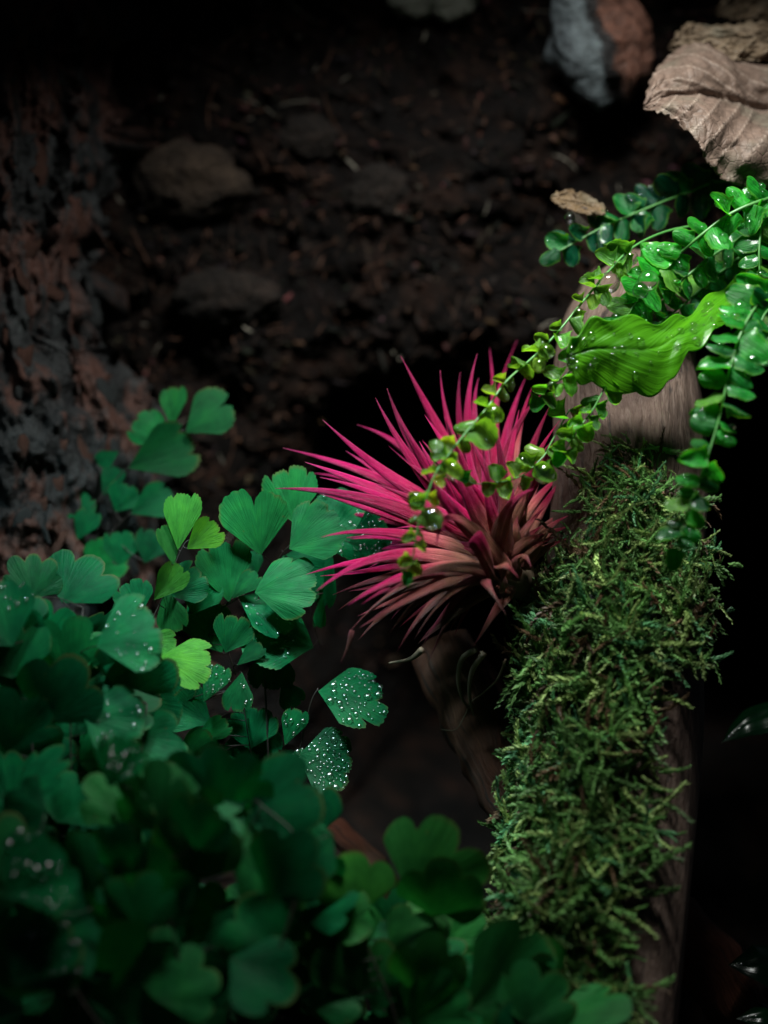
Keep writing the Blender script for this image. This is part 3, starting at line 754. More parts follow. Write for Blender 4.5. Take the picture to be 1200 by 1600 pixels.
# ------------------------------------------------------------------ leaf meshes
def fan_radius(th, sp, lobes, depth, seed, serr, rd=7):
    u = (th / sp + 1) / 2
    x = u * lobes; k = min(int(x), lobes - 1); q = x - k
    jit = random.Random(seed * 101 + k).uniform(0.88, 1.04)
    edge = (k == 0 and q < .5) or (k == lobes - 1 and q > .5)
    r = jit * (1 - depth * (0.0 if edge else abs(2 * q - 1) ** rd))
    r *= 1 - 0.30 * abs(th / sp) ** 4
    r += serr * (abs(math.sin(u * lobes * 17.0)) - 0.5)
    return r
class Fan:
    def __init__(s, seed, sp=55, lobes=3, depth=0.18, serr=0.02, cup=0.12, wave=0.035, bend=0.12, skew=0.0, na=56, nr=11, rnd=7):
        s.rnd = rnd; s.seed, s.sp, s.lobes, s.depth, s.serr, s.cup, s.wave, s.bend, s.skew = seed, math.radians(sp), lobes, depth, serr, cup, wave, bend, math.radians(skew)
        m = MB(); ver = []; uv = []; fac = []
        for j in range(nr + 1):
            for i in range(na + 1):
                ver.append(s.at(i / na, (j / nr) ** 0.8)); uv.append((i / na, (j / nr) ** 0.8))
        for j in range(nr):
            for i in range(na):
                a = j * (na + 1) + i; fac.append((a, a + 1, a + na + 2, a + na + 1))
        m.add(ver, fac, uv); s.me = m.mesh('leaflet')
    def at(s, u, v):
        th = (u * 2 - 1) * s.sp
        r = fan_radius(th, s.sp, s.lobes, s.depth, s.seed, s.serr if v > 0.9 else 0, s.rnd) * v + 0.004
        x, y = r * math.sin(th + s.skew), r * math.cos(th + s.skew)
        z = s.cup * (x * x) * 1.4 - s.bend * r * r + s.wave * math.sin(th * 4.2 + s.seed) * r + 0.02 * math.sin(th * s.lobes * 2.3) * r * r
        return Vector((x, y, z))
FANS = [Fan(1, 44, 2, .24, .03, .15), Fan(2, 50, 4, .13, .03, .10), Fan(3, 56, 5, .13, .03, .18), Fan(4, 36, 3, .14, .03, .2),
        Fan(5, 60, 5, .16, .028, -.12), Fan(6, 46, 4, .10, .03, .05, bend=-.1), Fan(7, 27, 3, .09, .03, .25), Fan(8, 56, 4, .18, .028, .12, bend=.2)]
FANS += [Fan(21, 66, 3, .22, .012, .15, rnd=3, bend=.15), Fan(22, 72, 4, .24, .012, -.1, rnd=3, bend=.1), Fan(23, 58, 3, .20, .012, .2, rnd=3, bend=.2), Fan(24, 80, 5, .20, .012, .1, rnd=2.6, bend=.12)]
for f in FANS: f.me.materials.append(MAT_MAIDEN)

def leaf_matrix(base, ang, length, tilt=0.0, roll=0.0, d=0.0, lean=0.25):
    """ang: degrees clockwise from up in the picture; tilt: towards (+) the viewer; roll about its own axis"""
    a = math.radians(ang); tl = math.radians(tilt)
    g = (U * math.cos(a) + R * math.sin(a)) * math.cos(tl) - F * math.sin(tl)
    nr = (-F + U * lean); nr = (nr - g * nr.dot(g)).normalized()
    nr = Matrix.Rotation(math.radians(roll), 3, g) @ nr
    x = g.cross(nr)
    s = L(length, d) / max(0.35, math.cos(tl))
    jx = random.Random(int(ang * 31 + length * 77)).uniform(.82, 1.14)
    return Matrix.Translation(base) @ Matrix((x * s * jx, g * s, nr * s)).transposed().to_4x4()

BEADS = random.Random(77)
import bmesh
_bm = bmesh.new(); bmesh.ops.create_icosphere(_bm, subdivisions=2, radius=1)
ICO_V = np.array([tuple(v.co) for v in _bm.verts]); ICO_F = [tuple(v.index for v in f.verts) for f in _bm.faces]; _bm.free()
def bead_mesh(items, name):
    m = MB()
    for c, nr, r in items:
        x = nr.orthogonal().normalized(); y = nr.cross(x)
        A = np.array(((x.x, y.x, nr.x), (x.y, y.y, nr.y), (x.z, y.z, nr.z))) @ np.diag((r, r, r * 0.72))
        vv = ICO_V @ A.T + np.array(c + nr * r * 0.45)
        o = len(m.v); m.v += [tuple(q) for q in vv]; m.f += [tuple(i + o for i in f) for f in ICO_F]; m.uv += [(0, 0)] * len(vv); m.c += [(1, 1, 1)] * len(vv)
    return m.mesh(name)
def beads_on(fan, M, n, rpx, d, label, vmin=0.25, umin=0.05, umax=0.95):
    items = []; used = []
    nr = M.to_3x3().col[2].normalized()
    if nr.dot(-F) < 0: nr = -nr
    for _ in range(n * 4):
        if len(items) >= n: break
        u = BEADS.uniform(umin, umax); v = math.sqrt(BEADS.uniform(vmin * vmin, 0.97))
        c = M @ fan.at(u, v); r = L(rpx, d) * (0.35 + 0.9 * BEADS.random() ** 2.5)
        if any((c - q).length < (r + s) * 1.05 for q, s in used): continue
        used.append((c, r)); items.append((c, nr, r))
    o = link('dew_beads', bead_mesh(items, 'dew_beads'), MAT_DEW)
    return tag(o, label, 'dew', kind='stuff')

class Plant:
    def __init__(s, name, base, label, cat, group=None):
        s.root = thing(name, base, label, cat, group); s.stem = MB(); s.base = base
    def rachis(s, pts, r0=4.0, r1=2.0):
        c = catmull([P(*p) for p in pts], 8 * (len(pts) - 1)); n = len(c) - 1
        s.stem.tube(c, [L(r0 + (r1 - r0) * i / n) * 0.5 for i in range(n + 1)], 6)
        s.path = c
        return c
    def leaf(s, px, py, d, ang, ln, fan=0, tilt=0, roll=0, lime=0.0, dew=0, rpx=4, dewlabel=None, stalk=True, lean=0.25, **kw):
        fn = FANS[fan]; b = P(px, py, d)
        M = leaf_matrix(b, ang, ln, tilt, roll, d, lean)
        o = link('leaflet', fn.me, None, s.root, M); o.color = (lime, 0, 0, 1)
        if stalk and getattr(s, 'path', None):
            q = min(s.path, key=lambda t: (t - b).length)
            if (q - b).length < 2.6 * CM:
                mid = (q + b) / 2 + F * 0.02 * CM + (q - b).orthogonal().normalized() * (q - b).length * 0.08
                s.stem.tube(catmull([q, mid, M @ Vector((0, 0.03, 0))], 6), L(1.6) * 0.5, 5)
        if dew: beads_on(fn, M, dew, rpx, d, dewlabel, **kw)
        return o
    def done(s):
        link('stem', s.stem.mesh('stem'), MAT_WIRE, s.root)

# ---- the sharp maidenhair beside the air plant
p = Plant('maidenhair_fern', P(420, 1330, -0.2), 'dark green maidenhair fern with fan leaflets touching the pink leaf tips', 'fern')
p.rachis([(430, 1700, 0.4), (425, 1400, .3), (418, 1150, 0.3), (410, 1010, .25), (405, 930, .2), (445, 860, .25), (500, 820, .5)])
pp = list(p.path)
p.rachis([(425, 1300, .3), (395, 1190, .2), (378, 1090, .1), (352, 1000, .1), (345, 950, .1)], 2.5, 1.5); pp += p.path
p.rachis([(425, 1320, .3), (440, 1230, .1), (468, 1170, .0), (485, 1100, -.1), (497, 1075, -.1)], 2.5, 1.5); pp += p.path
p.rachis([(440, 860, .25), (470, 900, .3), (492, 980, .4), (500, 1010, .5)], 2, 1.2); pp += p.path
p.path = pp
DW = 'tiny dew beads scattered over '
p.leaf(460, 818, .35, -8, 96, 1, 0, -15, .10)
p.leaf(407, 868, -.1, -6, 108, 0, 12, 10, .12)
p.leaf(452, 858, -.25, 52, 100, 2, 10, -20, .10)
p.leaf(500, 850, .7, 55, 95, 4, -10, 10, .0, dew=40, rpx=3.2, dewlabel=DW + 'the olive fan leaflet behind the pink leaves')
p.leaf(545, 848, .6, 80, 72, 1, 0, 30, -.1, dew=45, rpx=3.4, dewlabel=DW + 'the leaflet half under the crimson leaves')
p.leaf(358, 941, 0, -8, 104, 3, 5, 15, .08); p.leaf(362, 936, .02, 42, 62, 6, 10, -10, .08)
p.leaf(398, 926, -.45, 74, 100, 4, 10, -15, .08)
p.leaf(372, 932, .15, 108, 108, 1, 10, -42, 0, dew=60, rpx=3.6, dewlabel=DW + 'the tilted leaflet under the broad scalloped one')
p.leaf(490, 1012, .1, -68, 112, 4, 0, 38, .03, dew=45, rpx=3.6, dewlabel=DW + 'the wide flat leaflet below the scalloped one', umax=.6)
p.leaf(352, 1020, -.2, 22, 66, 1, 10, 10, .06)
p.leaf(370, 1040, -.3, 48, 56, 6, 10, 0, .05)
p.leaf(378, 1050, -.35, 188, 66, 3, 15, 15, .06, dew=4, rpx=4, dewlabel=DW + 'the small downward leaflet')
p.leaf(318, 1098, -.3, 25, 70, 6, 0, 10, .05, dew=26, rpx=3.2, dewlabel=DW + 'the narrow slanting leaflet')
p.leaf(430, 1000, .2, 185, 88, 3, 0, 0, -.1)
p.leaf(440, 1062, .3, 150, 54, 3, 0, 10, -.1); p.leaf(445, 1165, -.1, 20, 66, 6, 5, 5, .02, dew=7, rpx=6, dewlabel=DW + 'the small oval leaflet over black shade')
p.leaf(390, 1172, .3, 2, 72, 2, 0, 0, -.15); p.leaf(340, 1120, .2, 200, 60, 6, 0, 20, -.1)
p.leaf(497, 1080, -.15, 94, 112, 7, 5, -46, .0, dew=62, rpx=5.8, lean=.0, dewlabel=DW + 'the lone two-lobed leaflet over black shade')
p.leaf(466, 1180, -.2, 98, 92, 2, 5, -30, .02, dew=75, rpx=5.6, lean=.0, dewlabel=DW + 'the fan leaflet below the lone two-lobed one')
p.leaf(446, 1186, -.1, 85, 42, 3, 0, -10, .02, dew=22, rpx=3.8, dewlabel=DW + 'the smallest leaflet beside the beaded fan')
p.leaf(505, 925, .5, 190, 62, 6, 0, 62, .0); p.leaf(520, 870, .7, 200, 90, 3, -10, 30, -.15)
p.leaf(400, 900, .5, -20, 42, 1, 0, 0, 0); p.leaf(440, 870, .6, 120, 90, 2, -10, 0, -.1); p.leaf(380, 960, .4, 100, 80, 1, 0, 0, -.15)
p.leaf(330, 1010, .3, -10, 75, 1, 0, 20, -.08); p.leaf(348, 1020, .3, -35, 55, 3, 0, 0, -.05); p.leaf(300, 1000, .4, 20, 80, 3, 0, 0, -.1)
p.leaf(300, 1160, .0, 60, 70, 6, 0, 20, -.1); p.leaf(270, 1190, -.1, 55, 80, 6, 0, 45, .05); p.leaf(345, 1175, .2, 150, 60, 3, 0, 0, -.15); p.leaf(330, 1130, .3, -60, 80, 5, 0, 0, -.15)
p.leaf(390, 1120, .4, 170, 90, 2, 0, 0, -.2); p.leaf(260, 1110, .3, 10, 70, 2, 0, 0, -.15)
p.done()

# ---- lime sprig
p = Plant('maidenhair_sprig', P(250, 1100, -0.8), 'bright lime young maidenhair sprig with narrow upright leaflets', 'fern')
p.rachis([(262, 1250, -.6), (255, 1100, -.7), (232, 1000, -.8), (255, 930, -.8), (272, 885, -.8), (288, 850, -.8), (300, 842, -.8)], 2.6, 1.4)
p.leaf(278, 860, -.8, 6, 98, 6, 0, 20, .55); p.leaf(292, 858, -.85, 52, 68, 3, 0, 25, 1.0); p.leaf(272, 886, -.8, -8, 74, 6, 0, 48, .35)
p.leaf(240, 938, -.9, 40, 76, 3, 0, 40, .6); p.leaf(258, 920, -.6, 165, 76, 3, 10, 20, .2); p.leaf(262, 930, -.3, 60, 70, 1, 0, 0, -.1)
p.leaf(225, 1000, -1.0, 96, 56, 3, 0, 0, .35); p.leaf(250, 1026, -1.2, 100, 88, 1, 0, -20, .5); p.leaf(200, 1032, -1.4, 128, 72, 2, 0, 0, .3)
p.leaf(300, 960, -.1, 20, 70, 1, 0, 0, -.15); p.leaf(220, 960, -.4, -20, 60, 1, 0, 0, -.05)
p.done()

# ---- soft sprig on the soil behind
p = Plant('maidenhair_sprig', P(60, 1000, 2.8), 'soft dark maidenhair sprig reaching up over the soil beside the cork bark', 'fern')
p.rachis([(40, 1050, 2.6), (90, 900, 2.7), (140, 800, 2.8), (200, 730, 2.8), (262, 682, 2.8), (300, 670, 2.8)], 3.5, 1.6); pp = list(p.path)
p.rachis([(110, 900, 2.7), (165, 840, 2.7), (205, 800, 2.7)], 2, 1.4); p.path = pp + p.path
for a in ((268, 668, 2.8, 2, 70, 6, 0, 0, .12), (290, 676, 2.7, 52, 92, 0, 0, 0, .12), (258, 692, 2.8, -48, 66, 1, 0, 0, .0), (200, 732, 2.7, 66, 122, 3, 0, 20, .1),
          (186, 705, 2.9, -120, 44, 3, 0, 0, 0), (160, 775, 2.8, 25, 55, 6, 0, 0, -.1), (180, 800, 2.7, 30, 52, 1, 0, 20, -.05), (204, 803, 2.6, 62, 80, 3, 0, 10, .02),
          (100, 812, 2.8, 40, 60, 3, 0, 0, -.15), (120, 845, 2.7, 25, 60, 3, 0, 0, -.1), (185, 885, 2.6, 5, 60, 1, 0, 0, -.1), (70, 890, 2.8, 30, 80, 1, 0, 0, -.2),
          (110, 860, 2.8, -30, 70, 1, 0, 0, -.2), (140, 900, 2.6, 40, 70, 2, 0, 0, -.1), (225, 880, 2.5, 20, 60, 1, 0, 0, -.1)):
    p.leaf(*a[:3], a[3], a[4], a[5], a[6], a[7], a[8])
p.done()

# ---- near, blurred maidenhair masses
def mass(label, base, rachis, leaves, fill, seed, dew=(), young=0.0):  # young: not leaf age; lime put into the pigment for light passing through
    r = random.Random(seed)
    p = Plant('maidenhair_fern', P(*base), label, 'fern')
    pp = []
    for q in rachis: p.rachis(q, 4, 2); pp += p.path
    p.path = pp
    for i, a in enumerate(leaves):
        p.leaf(*a[:4], a[4] * .88, 8 + a[5] % 4, tilt=r.uniform(-15, 25), roll=r.uniform(-20, 20), lime=young + a_l(r), lean=r.uniform(.1, .7))
    for (x0, y0, x1, y1, d0, d1, n, s0, s1, lm) in fill:
        for _ in range(n):
            d = r.uniform(d0, d1)
            p.leaf(r.uniform(x0, x1), r.uniform(y0, y1), d, r.uniform(-120, 120), r.uniform(s0, s1) * .8, 8 + r.randrange(4), r.uniform(-20, 35), r.uniform(-30, 30), young + lm + r.uniform(-.12, .12), lean=r.uniform(.1, .8))
    for (x, y, d, a, ln, fan, n, rp, lb) in dew:
        p.leaf(x, y, d, a, ln, fan, 0, 0, 0, dew=n, rpx=rp, dewlabel=lb, lean=.5)
    p.done()
def a_l(r): return r.uniform(-.12, .16)
mass('dense maidenhair fern with soft teal leaflets growing below the cork bark', (120, 1500, -3),
     [[(150, 1700, -3), (130, 1400, -3), (110, 1150, -2.8), (130, 950, -2.2)], [(120, 1500, -3.2), (60, 1250, -3.2), (40, 1000, -2.6)], [(150, 1450, -3.2), (210, 1250, -3), (230, 1100, -2.6)]],
     [(97, 942, -1.6, 32, 108, 0), (120, 1030, -1.7, 55, 140, 1), (50, 935, -1.6, 0, 84, 7), (60, 1020, -2.2, 20, 95, 1), (120, 1010, -2, 100, 70, 2),
      (150, 1110, -2.6, 70, 110, 2), (20, 1060, -2.8, -10, 110, 4), (70, 1130, -3, 30, 120, 2), (10, 1180, -3, 20, 120, 5), (200, 1150, -2.6, 100, 90, 2),
      (110, 1060, -2.4, -10, 110, 5), (40, 1000, -2.4, -40, 90, 1)],
     [(-60, 1000, 230, 1300, -2.6, -1.0, 70, 80, 125, -.1), (-60, 1250, 260, 1600, -3.4, -1.5, 56, 90, 130, -.12)], 31,
     [(20, 1010, -3.0, -30, 110, 2, 26, 4.5, DW + 'a soft teal leaflet just under the bark'), (150, 1010, -2.9, 70, 110, 1, 22, 4.5, DW + 'a soft teal leaflet in the middle of the dense fern'),
      (130, 1120, -3.1, 100, 105, 2, 24, 4.5, DW + 'a soft leaflet low in the dense fern')])
mass('large soft dark green maidenhair fern low down in front of the dense one', (330, 1620, -5.22),
     [[(330, 1800, -5.22), (300, 1600, -5.22), (260, 1400, -5.05), (250, 1250, -4.70)], [(330, 1700, -5.22), (430, 1500, -5.22), (470, 1330, -4.87), (400, 1250, -4.52)], [(250, 1700, -5.57), (120, 1550, -5.57), (60, 1350, -5.22)]],
     [(250, 1290, -4.70, 60, 150, 2), (390, 1278, -4.52, 78, 140, 4), (300, 1380, -4.87, 10, 130, 2), (250, 1300, -4.87, -20, 130, 1), (205, 1290, -4.52, -10, 110, 3),
      (420, 1400, -4.87, 30, 120, 2), (180, 1370, -4.87, 10, 90, 6), (150, 1420, -5.22, -70, 160, 5), (60, 1480, -5.39, 60, 150, 2), (20, 1560, -5.57, 10, 160, 4),
      (330, 1480, -4.87, 60, 120, 5), (140, 1560, -5.39, 70, 170, 2), (30, 1400, -5.22, -20, 150, 1), (240, 1560, -5.39, 40, 120, 7), (430, 1490, -5.05, -30, 110, 2),
      (360, 1330, -4.70, 100, 130, 5), (300, 1250, -4.52, -40, 90, 3), (220, 1460, -5.39, -10, 110, 1)],
     [(-60, 1200, 380, 1700, -5.22, -3.48, 44, 100, 140, -.1), (250, 1280, 560, 1700, -4.35, -3.05, 34, 90, 130, -.12)], 32,
     [(10, 1400, -5.74, 50, 120, 2, 22, 7, DW + 'a big soft leaflet at the fern edge'), (20, 1540, -5.92, 40, 130, 4, 16, 7, DW + 'the lowest big soft leaflet'),
      (170, 1230, -4.87, 20, 90, 1, 18, 5, DW + 'a soft leaflet where both ferns meet')], young=.08)
mass('soft green maidenhair fern growing at the foot of the mossy post', (640, 1640, -3.91),
     [[(640, 1800, -4.35), (620, 1600, -4.35), (570, 1470, -4.18), (540, 1380, -4.00)], [(640, 1700, -4.35), (690, 1520, -4.00), (700, 1440, -3.83)], [(660, 1720, -4.35), (760, 1620, -4.35), (800, 1540, -4.35)]],
     [(640, 1400, -3.83, 45, 150, 5), (560, 1430, -4.00, -5, 105, 2), (500, 1440, -4.00, 60, 100, 4), (400, 1460, -4.00, 50, 110, 2), (610, 1490, -4.00, 50, 95, 2),
      (560, 1560, -4.18, -5, 120, 4), (660, 1560, -4.35, 10, 110, 2), (730, 1580, -4.52, 60, 190, 2), (640, 1600, -4.35, 60, 120, 7), (470, 1560, -4.18, 60, 140, 5), (820, 1600, -4.52, 20, 110, 1),
      (700, 1470, -3.83, -60, 100, 1)],
     [(400, 1430, 720, 1700, -4.00, -2.61, 40, 90, 130, -.1), (720, 1560, 900, 1700, -4.35, -3.48, 8, 110, 150, -.12)], 33, young=.24)

# ------------------------------------------------------------------ the bright fern
class Pinna:
    def __init__(s, seed, wid=.30, dome=.5, droop=.18, curl=0.0, cren=.03, nw=10, nl=14):
        s.seed, s.wid, s.dome, s.droop, s.curl, s.cren = seed, wid, dome, droop, curl, cren
        m = MB(); ver = []; uv = []; fac = []
        for j in range(nl + 1):
            for i in range(nw + 1):
                ver.append(s.at(i / nw, j / nl)); uv.append((i / nw, j / nl))
        for j in range(nl):
            for i in range(nw):
                a = j * (nw + 1) + i; fac.append((a, a + 1, a + nw + 2, a + nw + 1))
        m.add(ver, fac, uv); s.me = m.mesh('leaflet'); s.me.materials.append(MAT_FERN)
    def at(s, u, v):
        q = u * 2 - 1
        prof = (min(1, v / 0.16) ** 0.6 * (0.78 + 0.22 * math.cos((v - .28) * 2.2))) * math.sqrt(max(0, 1 - max(0, (v - .55) / .45) ** 2.2))
        prof = max(prof, 0.03)
        if abs(q) > .85: prof *= 1 + s.cren * math.sin(v * 34 + s.seed * 2)
        ear = 0.16 * math.exp(-((v - .14) / .1) ** 2) * (q > 0)
        x = q * (s.wid * prof + ear * abs(q)); y = v
        z = -s.dome * x * x / s.wid - s.droop * v * v + s.curl * (abs(q) ** 3) * s.wid * (0.6 + .4 * math.sin(v * 7 + s.seed)) - 0.02 * math.exp(-(q / .12) ** 2)
        z += 0.03 * math.sin(v * 9 + s.seed) * q
        return Vector((x, y, z))
PIN = [Pinna(1, .36), Pinna(2, .34, .7, .1), Pinna(3, .40, .3, .25, .2), Pinna(4, .36, -.5, -.05)]
DOM = [Pinna(5, .36, .5, .25), Pinna(6, .38, .3, .3, .3, .05), Pinna(7, .34, .6, .15, -.2, .05), Pinna(8, .36, -.3, .3, .3)]
RND = [Pinna(11, .42, -.8, -.1, .5, .06), Pinna(12, .38, .6, .3, -.4, .06), Pinna(13, .45, -.4, .2, .7, .08), Pinna(14, .36, -1.0, -.3, .3, .05)]
PATHS = []
fern = thing('button_fern', P(1270, 400, 2.2), 'glossy bright green fern with small round leaflets arching over the mossy post', 'fern')
DROPS = []
def frond(pts, pins, spacing, size, lime, r0=5, r1=2, seed=0, up=70, side=(-1, 1), lean=.5, rollj=26, dropp=0.25, start=0.0, tiltm=5, stagger=.5, tipleaf=True, olive=0.0, where='', dew=0):
    bl = []
    r = random.Random(seed); n = 60
    c = catmull([P(*q) for q in pts], n); m = MB()
    m.tube(c, [L(r0 + (r1 - r0) * i / n) * .5 for i in range(n + 1)], 8)
    st = link('frond', m.mesh('frond'), MAT_RACHIS, fern)
    PATHS.append((st, c)); st['label'] = where; st['where'] = where
    cum = [0]
    for i in range(n): cum.append(cum[-1] + (c[i + 1] - c[i]).length)
    tot = cum[-1]
    for sd in side:
        s = tot * start + (L(spacing) * stagger if sd > 0 else 0)
        while s < tot:
            k = max(0, min(n - 1, next(i for i in range(n) if cum[i + 1] >= s)))
            u = s / tot; b = c[k]; tg = (c[k + 1] - c[k]).normalized()
            ax = math.degrees(math.atan2(tg.dot(R), tg.dot(U)))
            dpt = (b / CM - CAM).dot(F) - DIST
            sz = size(u) * r.choice((r.uniform(.9, 1.15), r.uniform(.66, 1.2)))
            if r.random() < .05:
                s += L(spacing) * .9; continue
            M = leaf_matrix(b, ax + sd * (up + r.gauss(0, 9)), sz, tiltm + r.gauss(0, 14), r.gauss(0, rollj), dpt, lean)
            if sd < 0: M = M @ Matrix.Diagonal((-1, 1, 1, 1))
            pn = r.choice(pins)
            o = link('leaflet', pn.me, None, st, M); o.color = (max(0, lime(u) + r.uniform(-.3, .2)), min(1, max(olive * (u ** .7) * r.uniform(.6, 1.2), .5 * (r.random() < .12))), 0, 1)
            if r.random() < dropp:
                nr = M.to_3x3().col[2].normalized()
                if nr.dot(-F) < 0: nr = -nr
                v = r.uniform(.35, .7)
                DROPS.append((M @ pn.at(.5 + r.uniform(-.1, .1), v), nr, L(sz * r.uniform(.13, .22), dpt), where))
            if dew:
                nr = M.to_3x3().col[2].normalized()
                if nr.dot(-F) < 0: nr = -nr
                for _ in range(r.randrange(dew)):
                    bl.append((M @ pn.at(r.uniform(.2, .8), r.uniform(.25, .9)), nr, L(sz * (.035 + .06 * r.random() ** 2), dpt)))
            s += L(spacing) * (size(u) / size(0)) * r.uniform(.9, 1.12)
    if tipleaf:
        tg = (c[-1] - c[-2]).normalized(); ax = math.degrees(math.atan2(tg.dot(R), tg.dot(U)))
        o = link('leaflet', pins[0].me, None, st, leaf_matrix(c[-1], ax, size(1) * 1.1, 5, 0, (c[-1] / CM - CAM).dot(F) - DIST, lean)); o.color = (max(0, lime(1)), 0, 0, 1)
    if bl: tag(link('dew_beads', bead_mesh(bl, 'dew_beads'), MAT_WATER), 'small clear dew beads on the ' + where, 'dew', kind='stuff')
    return st
root_px = (1290, 360, 2.4)
# dark frond lying behind
frond([root_px, (1150, 285, 2.2), (1070, 303, 1.8), (1000, 330, 1.6), (940, 356, 1.4), (874, 392, 1.2)], PIN, 29, lambda u: 50 - 18 * u, lambda u: .05 + .15 * u, 5, 2.5, 1, 68, lean=.3, dropp=.12, start=.25, where='dark teal frond lying against the soil', dew=3)
# main bright fronds
frond([(1290, 285, .6), (1195, 312, -.1), (1140, 335, -.2), (1090, 372, -.2), (1045, 412, .1), (1008, 452, -.1), (975, 500, -.2)], PIN, 26, lambda u: 50 - 10 * u, lambda u: .75 + .25 * u, 7, 3, 2, 62, lean=.6, dropp=.6, start=.25, where='bright green frond with largest leaflets', dew=9)
frond([(1290, 350, 1.1), (1200, 352, .6), (1120, 395, .3), (1075, 430, .1), (1035, 465, .2), (1000, 490, .1)], PIN + RND[:2], 24, lambda u: 44 - 10 * u, lambda u: .6 + .2 * u, 6, 3, 3, 70, lean=.7, dropp=.6, start=.25, where='bright middle frond above the lime leaf', dew=9)
frond([(1290, 380, 1.6), (1190, 385, 1.2), (1120, 430, .8), (1075, 470, .4), (1030, 505, .2)], PIN, 30, lambda u: 50 - 16 * u, lambda u: .5, 6, 3, 4, 70, lean=.6, dropp=.4, start=.25, where='short frond just over the lime leaf', dew=9)
frond([(1290, 330, 1.0), (1210, 330, .4), (1192, 345, 0), (1186, 400, -.2), (1190, 450, -.2)], PIN, 34, lambda u: 54 - 16 * u, lambda u: .7, 6, 3, 5, 75, lean=.5, dropp=.3, start=.35, where='frond curling down beside the dead leaf')
# thin frond trailing across the air plant
frond([(1100, 350, .9), (1040, 362, .6), (988, 387, .2), (949, 426, -.2), (910, 472, -.6), (868, 523, -1.0), (833, 558, -1.3), (790, 597, -1.7), (763, 635, -2.0), (737, 665, -2.2), (705, 705, -2.4), (682, 737, -2.6), (667, 775, -2.7), (652, 825, -2.8), (645, 872, -2.8), (640, 892, -2.7)],
      RND, 33, lambda u: 31 - 8 * u, lambda u: .75 - .25 * u, 4.2, 2.2, 6, 62, lean=.4, rollj=40, dropp=.14, start=.16, tiltm=0, olive=1.0, where='thin trailing frond across the air plant', dew=3)
# short fronds on the post
frond([(1010, 500, -.6), (965, 560, -1.1), (945, 605, -1.3), (925, 642, -1.4), (900, 675, -1.5), (880, 708, -1.5)], RND, 32, lambda u: 37 - 13 * u, lambda u: .6, 3.5, 2, 7, 68, olive=.3, lean=.4, dropp=.18, start=.25, rollj=25, where='short frond hanging on bare wood')
frond([(960, 530, -.9), (905, 567, -1.1), (880, 590, -1.2), (858, 604, -1.25), (846, 622, -1.2)], RND, 27, lambda u: 36 - 12 * u, lambda u: .6, 3, 2, 8, 65, olive=.3, lean=.4, dropp=.2, start=.2, where='tiny frond beside the pink leaf tips')
frond([(890, 640, -1.0), (862, 690, -1.2), (850, 712, -1.3), (820, 740, -1.5), (790, 752, -1.7), (745, 756, -1.8), (732, 752, -1.8)], RND, 36, lambda u: 32 - 6 * u, lambda u: .5, 2.5, 1.6, 9, 68, olive=.7, lean=.3, rollj=30, dropp=.12, where='small frond tip among the pink leaves')
# soft frond hanging to the right
frond([(1290, 380, .2), (1215, 440, -1.2), (1165, 505, -2.0), (1140, 580, -2.4), (1122, 660, -2.6), (1095, 745, -2.8), (1072, 805, -2.9), (1058, 856, -2.9)], DOM + PIN[:2], 33, lambda u: 56 - 22 * u, lambda u: .7 - .2 * u, 5, 2.5, 10, 80, lean=.7, dropp=.25, start=.15, tiltm=12, where='long soft frond hanging down the post', dew=3)
frond([(1290, 430, -.6), (1205, 480, -1.6), (1185, 520, -1.9), (1172, 560, -2.0)], PIN, 34, lambda u: 46 - 12 * u, lambda u: .35, 4, 2.5, 11, 75, lean=.6, dropp=.2, start=.2, where='short stub frond beside the long hanging one')
# named big drops seen in the photograph
for px, py, d, rp in ((951, 443, -.25, 17), (985, 404, .1, 12), (904, 490, -.7, 9), (853, 550, -1.25, 13), (842, 571, -1.3, 11), (771, 648, -2.1, 15), (708, 736, -2.5, 15),
                      (850, 740, -1.5, 17), (674, 810, -2.75, 19), (650, 780, -2.7, 12), (682, 697, -2.5, 11), (816, 722, -1.5, 9), (762, 690, -2.1, 10), (862, 603, -1.3, 8), (1012, 440, -.3, 17), (1000, 455, -.35, 13), (930, 520, -.9, 8)):
    trail, b = min(((st, q) for st, cc in PATHS for q in cc), key=lambda k: (k[1] - P(px, py, d)).length); v = P(px, py, d) - b
    DROPS.append((P(px, py, d), (-F + U * .2).normalized(), L(rp, d), trail['where']))
    if px < 900:
        if v.length < L(4): v = R * L(8)
        ang = math.degrees(math.atan2(v.dot(R), v.dot(U)))
        o = link('leaflet', RND[(int(px) + rp) % 4].me, None, trail, leaf_matrix(b + F * .03 * CM, ang, v.length / L(1, d) + rp * 1.15, 0, 0, d, .15)); o.color = (.7, .55, 0, 1)
DROPS.append((P(890, 342, 1.1), (-F + U * .3).normalized(), L(9, 1), 'dead leaf scrap'))

_bm = bmesh.new(); bmesh.ops.create_icosphere(_bm, subdivisions=4, radius=1)
_m = bpy.data.meshes.new('water_drop')
for v in _bm.verts:
    k = 1 - .12 * max(0, v.co.z) ** 2
    v.co = Vector((v.co.x * k, v.co.y * k - .06 * (1 - v.co.z), v.co.z * .8))
_bm.to_mesh(_m); _bm.free(); _m.materials.append(MAT_WATER); _m.polygons.foreach_set('use_smooth', [True] * len(_m.polygons))
for c, nr, r, where in DROPS:
    y = (U - nr * U.dot(nr)).normalized(); x = y.cross(nr)
    o = link('water_drop', _m, None, None, Matrix.Translation(c + nr * r * .4) @ Matrix((x * r, y * r, nr * r)).transposed().to_4x4())
    tag(o, ('large' if r > L(12) else 'small') + ' clear water drop on the ' + where, 'water drop', ('large' if r > L(12) else 'small') + ' water drops on the ' + where)

